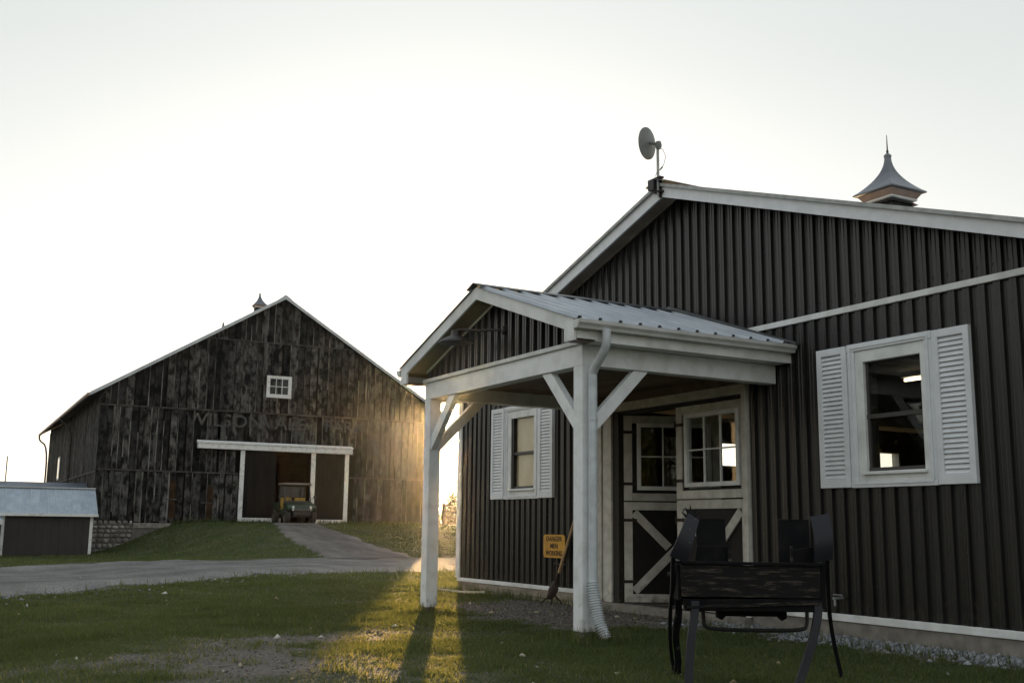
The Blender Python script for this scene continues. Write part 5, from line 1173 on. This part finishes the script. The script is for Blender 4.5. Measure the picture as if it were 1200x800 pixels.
# ------------------------------------------------------------------ rail fence beyond the stable corner
fn = thing('rail_fence', 'weathered brown rail fence on the bank beyond the driveway', 'fence', tuple(wxy(-3.2, 57.5)), BA, local=True)
for k in range(9):
    x = -.3 + k * 2.4; pw_ = fn.matrix_world; 
    c_, s_ = math.cos(BA), math.sin(BA); gx_ = fn.location.x + c_ * x; gy_ = fn.location.y + s_ * x; g0 = gz1(gx_, gy_)
    box('post', M['fencew'], fn, x - .07, x + .07, -.07, .07, g0 - .4, g0 + 1.32)
    if k < 8:
        g1 = gz1(gx_ + c_ * 2.4, gy_ + s_ * 2.4)
        for h_ in (.35, .62, .92, 1.2): MB().bar((x, -.09, g0 + h_), (x + 2.39, -.09, g1 + h_ + random.uniform(-.02, .02)), .035, .13).build('rail', M['fencew'], fn)

# ------------------------------------------------------------------ trees
def leafmat(name, c1, c2):
    m, nt, b = newmat(name); at = N(nt, 'ShaderNodeAttribute', attribute_name='tint'); r1 = N(nt, 'ShaderNodeValToRGB')
    r1.color_ramp.elements[0].color = (*c1, 1); r1.color_ramp.elements[1].color = (*c2, 1); nt.links.new(at.outputs['Fac'], r1.inputs[0]); nt.links.new(r1.outputs[0], b.inputs['Base Color'])
    tr = N(nt, 'ShaderNodeBsdfTranslucent'); nt.links.new(r1.outputs[0], tr.inputs[0]); mx = N(nt, 'ShaderNodeMixShader'); mx.inputs[0].default_value = .35; o = nt.nodes['Material Output']
    nt.links.new(b.outputs[0], mx.inputs[1]); nt.links.new(tr.outputs[0], mx.inputs[2]); nt.links.new(mx.outputs[0], o.inputs[0]); b.inputs['Roughness'].default_value = .6; return m
M['leaf'] = leafmat('autumn leaves', (.055, .05, .012), (.16, .11, .03)); M['leafd'] = leafmat('dark evergreen leaves', (.018, .032, .010), (.05, .065, .02))
def tree(name, label, x, y, H, cr_, leaf, n=5000, group=None, bush=False, ls=.10):
    z0 = gz1(x, y); t = thing(name, label, 'bush' if bush else 'tree', (x, y, z0 - .05), 0, group, local=True); rg = random.Random(int(x * 7 + y))
    tr = MB(); tips = []
    def branch(p, d, L, r, lev):
        pts = [p]; dd = d.copy(); k = 4
        for _ in range(k):
            dd = (dd + Vector((rg.uniform(-.2, .2), rg.uniform(-.2, .2), rg.uniform(-.05, .15)))).normalized(); pts.append(pts[-1] + dd * L / k)
        tr.tube(pts, [r * (1 - .16 * i) for i in range(k + 1)], 6 if lev else 9)
        if lev >= 3: tips.append(pts[-1]); tips.append(pts[2]); return
        for i in range(4 if lev else 7):
            q = pts[rg.randrange(1, k + 1)]; a = rg.uniform(0, 6.28); el = rg.uniform(.25, .9)
            nd = (Vector((math.cos(a), math.sin(a), el)) * .8 + dd * .5).normalized(); branch(q, nd, L * rg.uniform(.45, .62), r * .45, lev + 1)
    branch(Vector((0, 0, 0)), Vector((0, 0, 1)), H * (.25 if bush else .5), H * .022, 0)
    tr.build('trunk', M['bark'], t)
    T = np.array([tuple(p) for p in tips]); g = np.random.default_rng(int(abs(x * 31 + y * 17)))
    c = T[g.integers(0, len(T), n)] + g.normal(0, cr_ * .13, (n, 3)); a = g.normal(0, 1, (n, 3)); a /= np.linalg.norm(a, axis=1)[:, None]; b = np.cross(a, g.normal(0, 1, (n, 3))); b /= np.linalg.norm(b, axis=1)[:, None]
    s_ = ls * (.6 + .8 * g.random((n, 1))); v = np.stack([c - a * s_, c + b * s_ * .6, c + a * s_], 1).reshape(-1, 3)
    o = tri_cloud('crown', v, np.arange(n * 3).reshape(-1, 3), leaf, np.repeat(g.random(n), 3).astype(np.float32)); del o['kind']; o.parent = t
    return t
p = wxy(-3.9, 66); tree('young_tree', 'small thin leaved tree beyond the rail fence', p.x, p.y, 3.6, 2.2, M['leaf'], 2600, ls=.09)
p = wxy(-1.2, 90); tree('young_tree', 'second small tree farther off behind the stable corner', p.x, p.y, 3.6, 2.4, M['leaf'], 2600, ls=.1)
# trees across the yard, unseen behind the camera: the dark panes mirror them; two added to darken the wagon seat
for x, y, H, lab in ((-13, -19, 7.5, 'dark leafy yard tree mirrored in the glass of the braced right door'), (-22, -16, 8, 'broad dark yard tree mirrored in the far left stable window'), (-31, -20, 7.5, 'dark yard tree farthest out past the driveway, behind the viewer'), (-4, -18, 8, 'dark yard tree mirrored in the lower sash of the large right window'),
                     (5, -20, 7.5, 'dark yard tree mirrored at the right end of the siding'), (17, -17, 8, 'unseen dark tree added behind the viewer to darken the wagon seat'), (24, -8, 7.5, 'unseen dark tree added at the lawn edge to darken the wagon seat'), (-41, -18, 8, 'dark yard tree behind the viewer on the far side of the gravel')):
    tree('yard_tree', lab, x, y, H, H * .6, M['leafd'], 8000, 'trees across the yard', ls=.24)
def hedge(n):
    g = np.random.default_rng(5); r = g.uniform(-330, 330, n); q = 250 + .12 * r + g.normal(0, 3, n); hh = 1.6 + 2.6 * vnoise(r * .09, r * 0 + 4.) + .8 * vnoise(r * .5, r * 0 + 8.)
    X = r * CY - q * SY; Y = r * SY + q * CY; z = gz(X, Y) + g.random(n) ** .7 * hh; c = np.stack([X, Y, z], -1)
    a = g.normal(0, 1, (n, 3)) * .45; b = g.normal(0, 1, (n, 3)) * .45
    return np.stack([c - a, c + a, c + b], 1).reshape(-1, 3), np.repeat(g.random(n), 3).astype(np.float32)
hv, ht_ = hedge(26000); tri_cloud('hedgerow', hv, np.arange(len(hv)).reshape(-1, 3), M['leafd'], ht_, 'far hedgerow along the fields on the horizon', 'hedgerow')
# fallen leaves on the lawn
def fallen(n):
    q = 6 + rng.random(n) * 22; r = (rng.random(n) - .5) * q * 1.1; X = r * CY - q * SY; Y = r * SY + q * CY; k = (Y < 7.4); return X[k], Y[k]
M['petal'] = stonemat('fallen leaves', [(.25, .18, .08), (.45, .40, .30), (.62, .62, .58)])
stones('fallen_leaves', 260, fallen, .022, M['petal'], 'scattered pale fallen leaves lying on the lawn', 'leaves')

# ------------------------------------------------------------------ added volume that imitates the warm flare glow round the sun
FLARE_HAZE = .00014
if FLARE_HAZE:
    hz = MB().box(-420, 60, -120, 420, -3.5, 16).build('flare_haze', M['glass'])
    m = bpy.data.materials.new('flare_haze'); m.use_nodes = True; nt = m.node_tree; nt.nodes.clear(); o = N(nt, 'ShaderNodeOutputMaterial'); v = N(nt, 'ShaderNodeVolumePrincipled')
    v.inputs['Color'].default_value = (.95, .95, .95, 1); v.inputs['Density'].default_value = FLARE_HAZE; v.inputs['Anisotropy'].default_value = .94
    nt.links.new(v.outputs[0], o.inputs['Volume']); hz.data.materials.clear(); hz.data.materials.append(m); hz['kind'] = 'stuff'
print('objects', len(bpy.data.objects), 'tris', sum(len(o.data.polygons) for o in bpy.data.objects if o.type == 'MESH'))
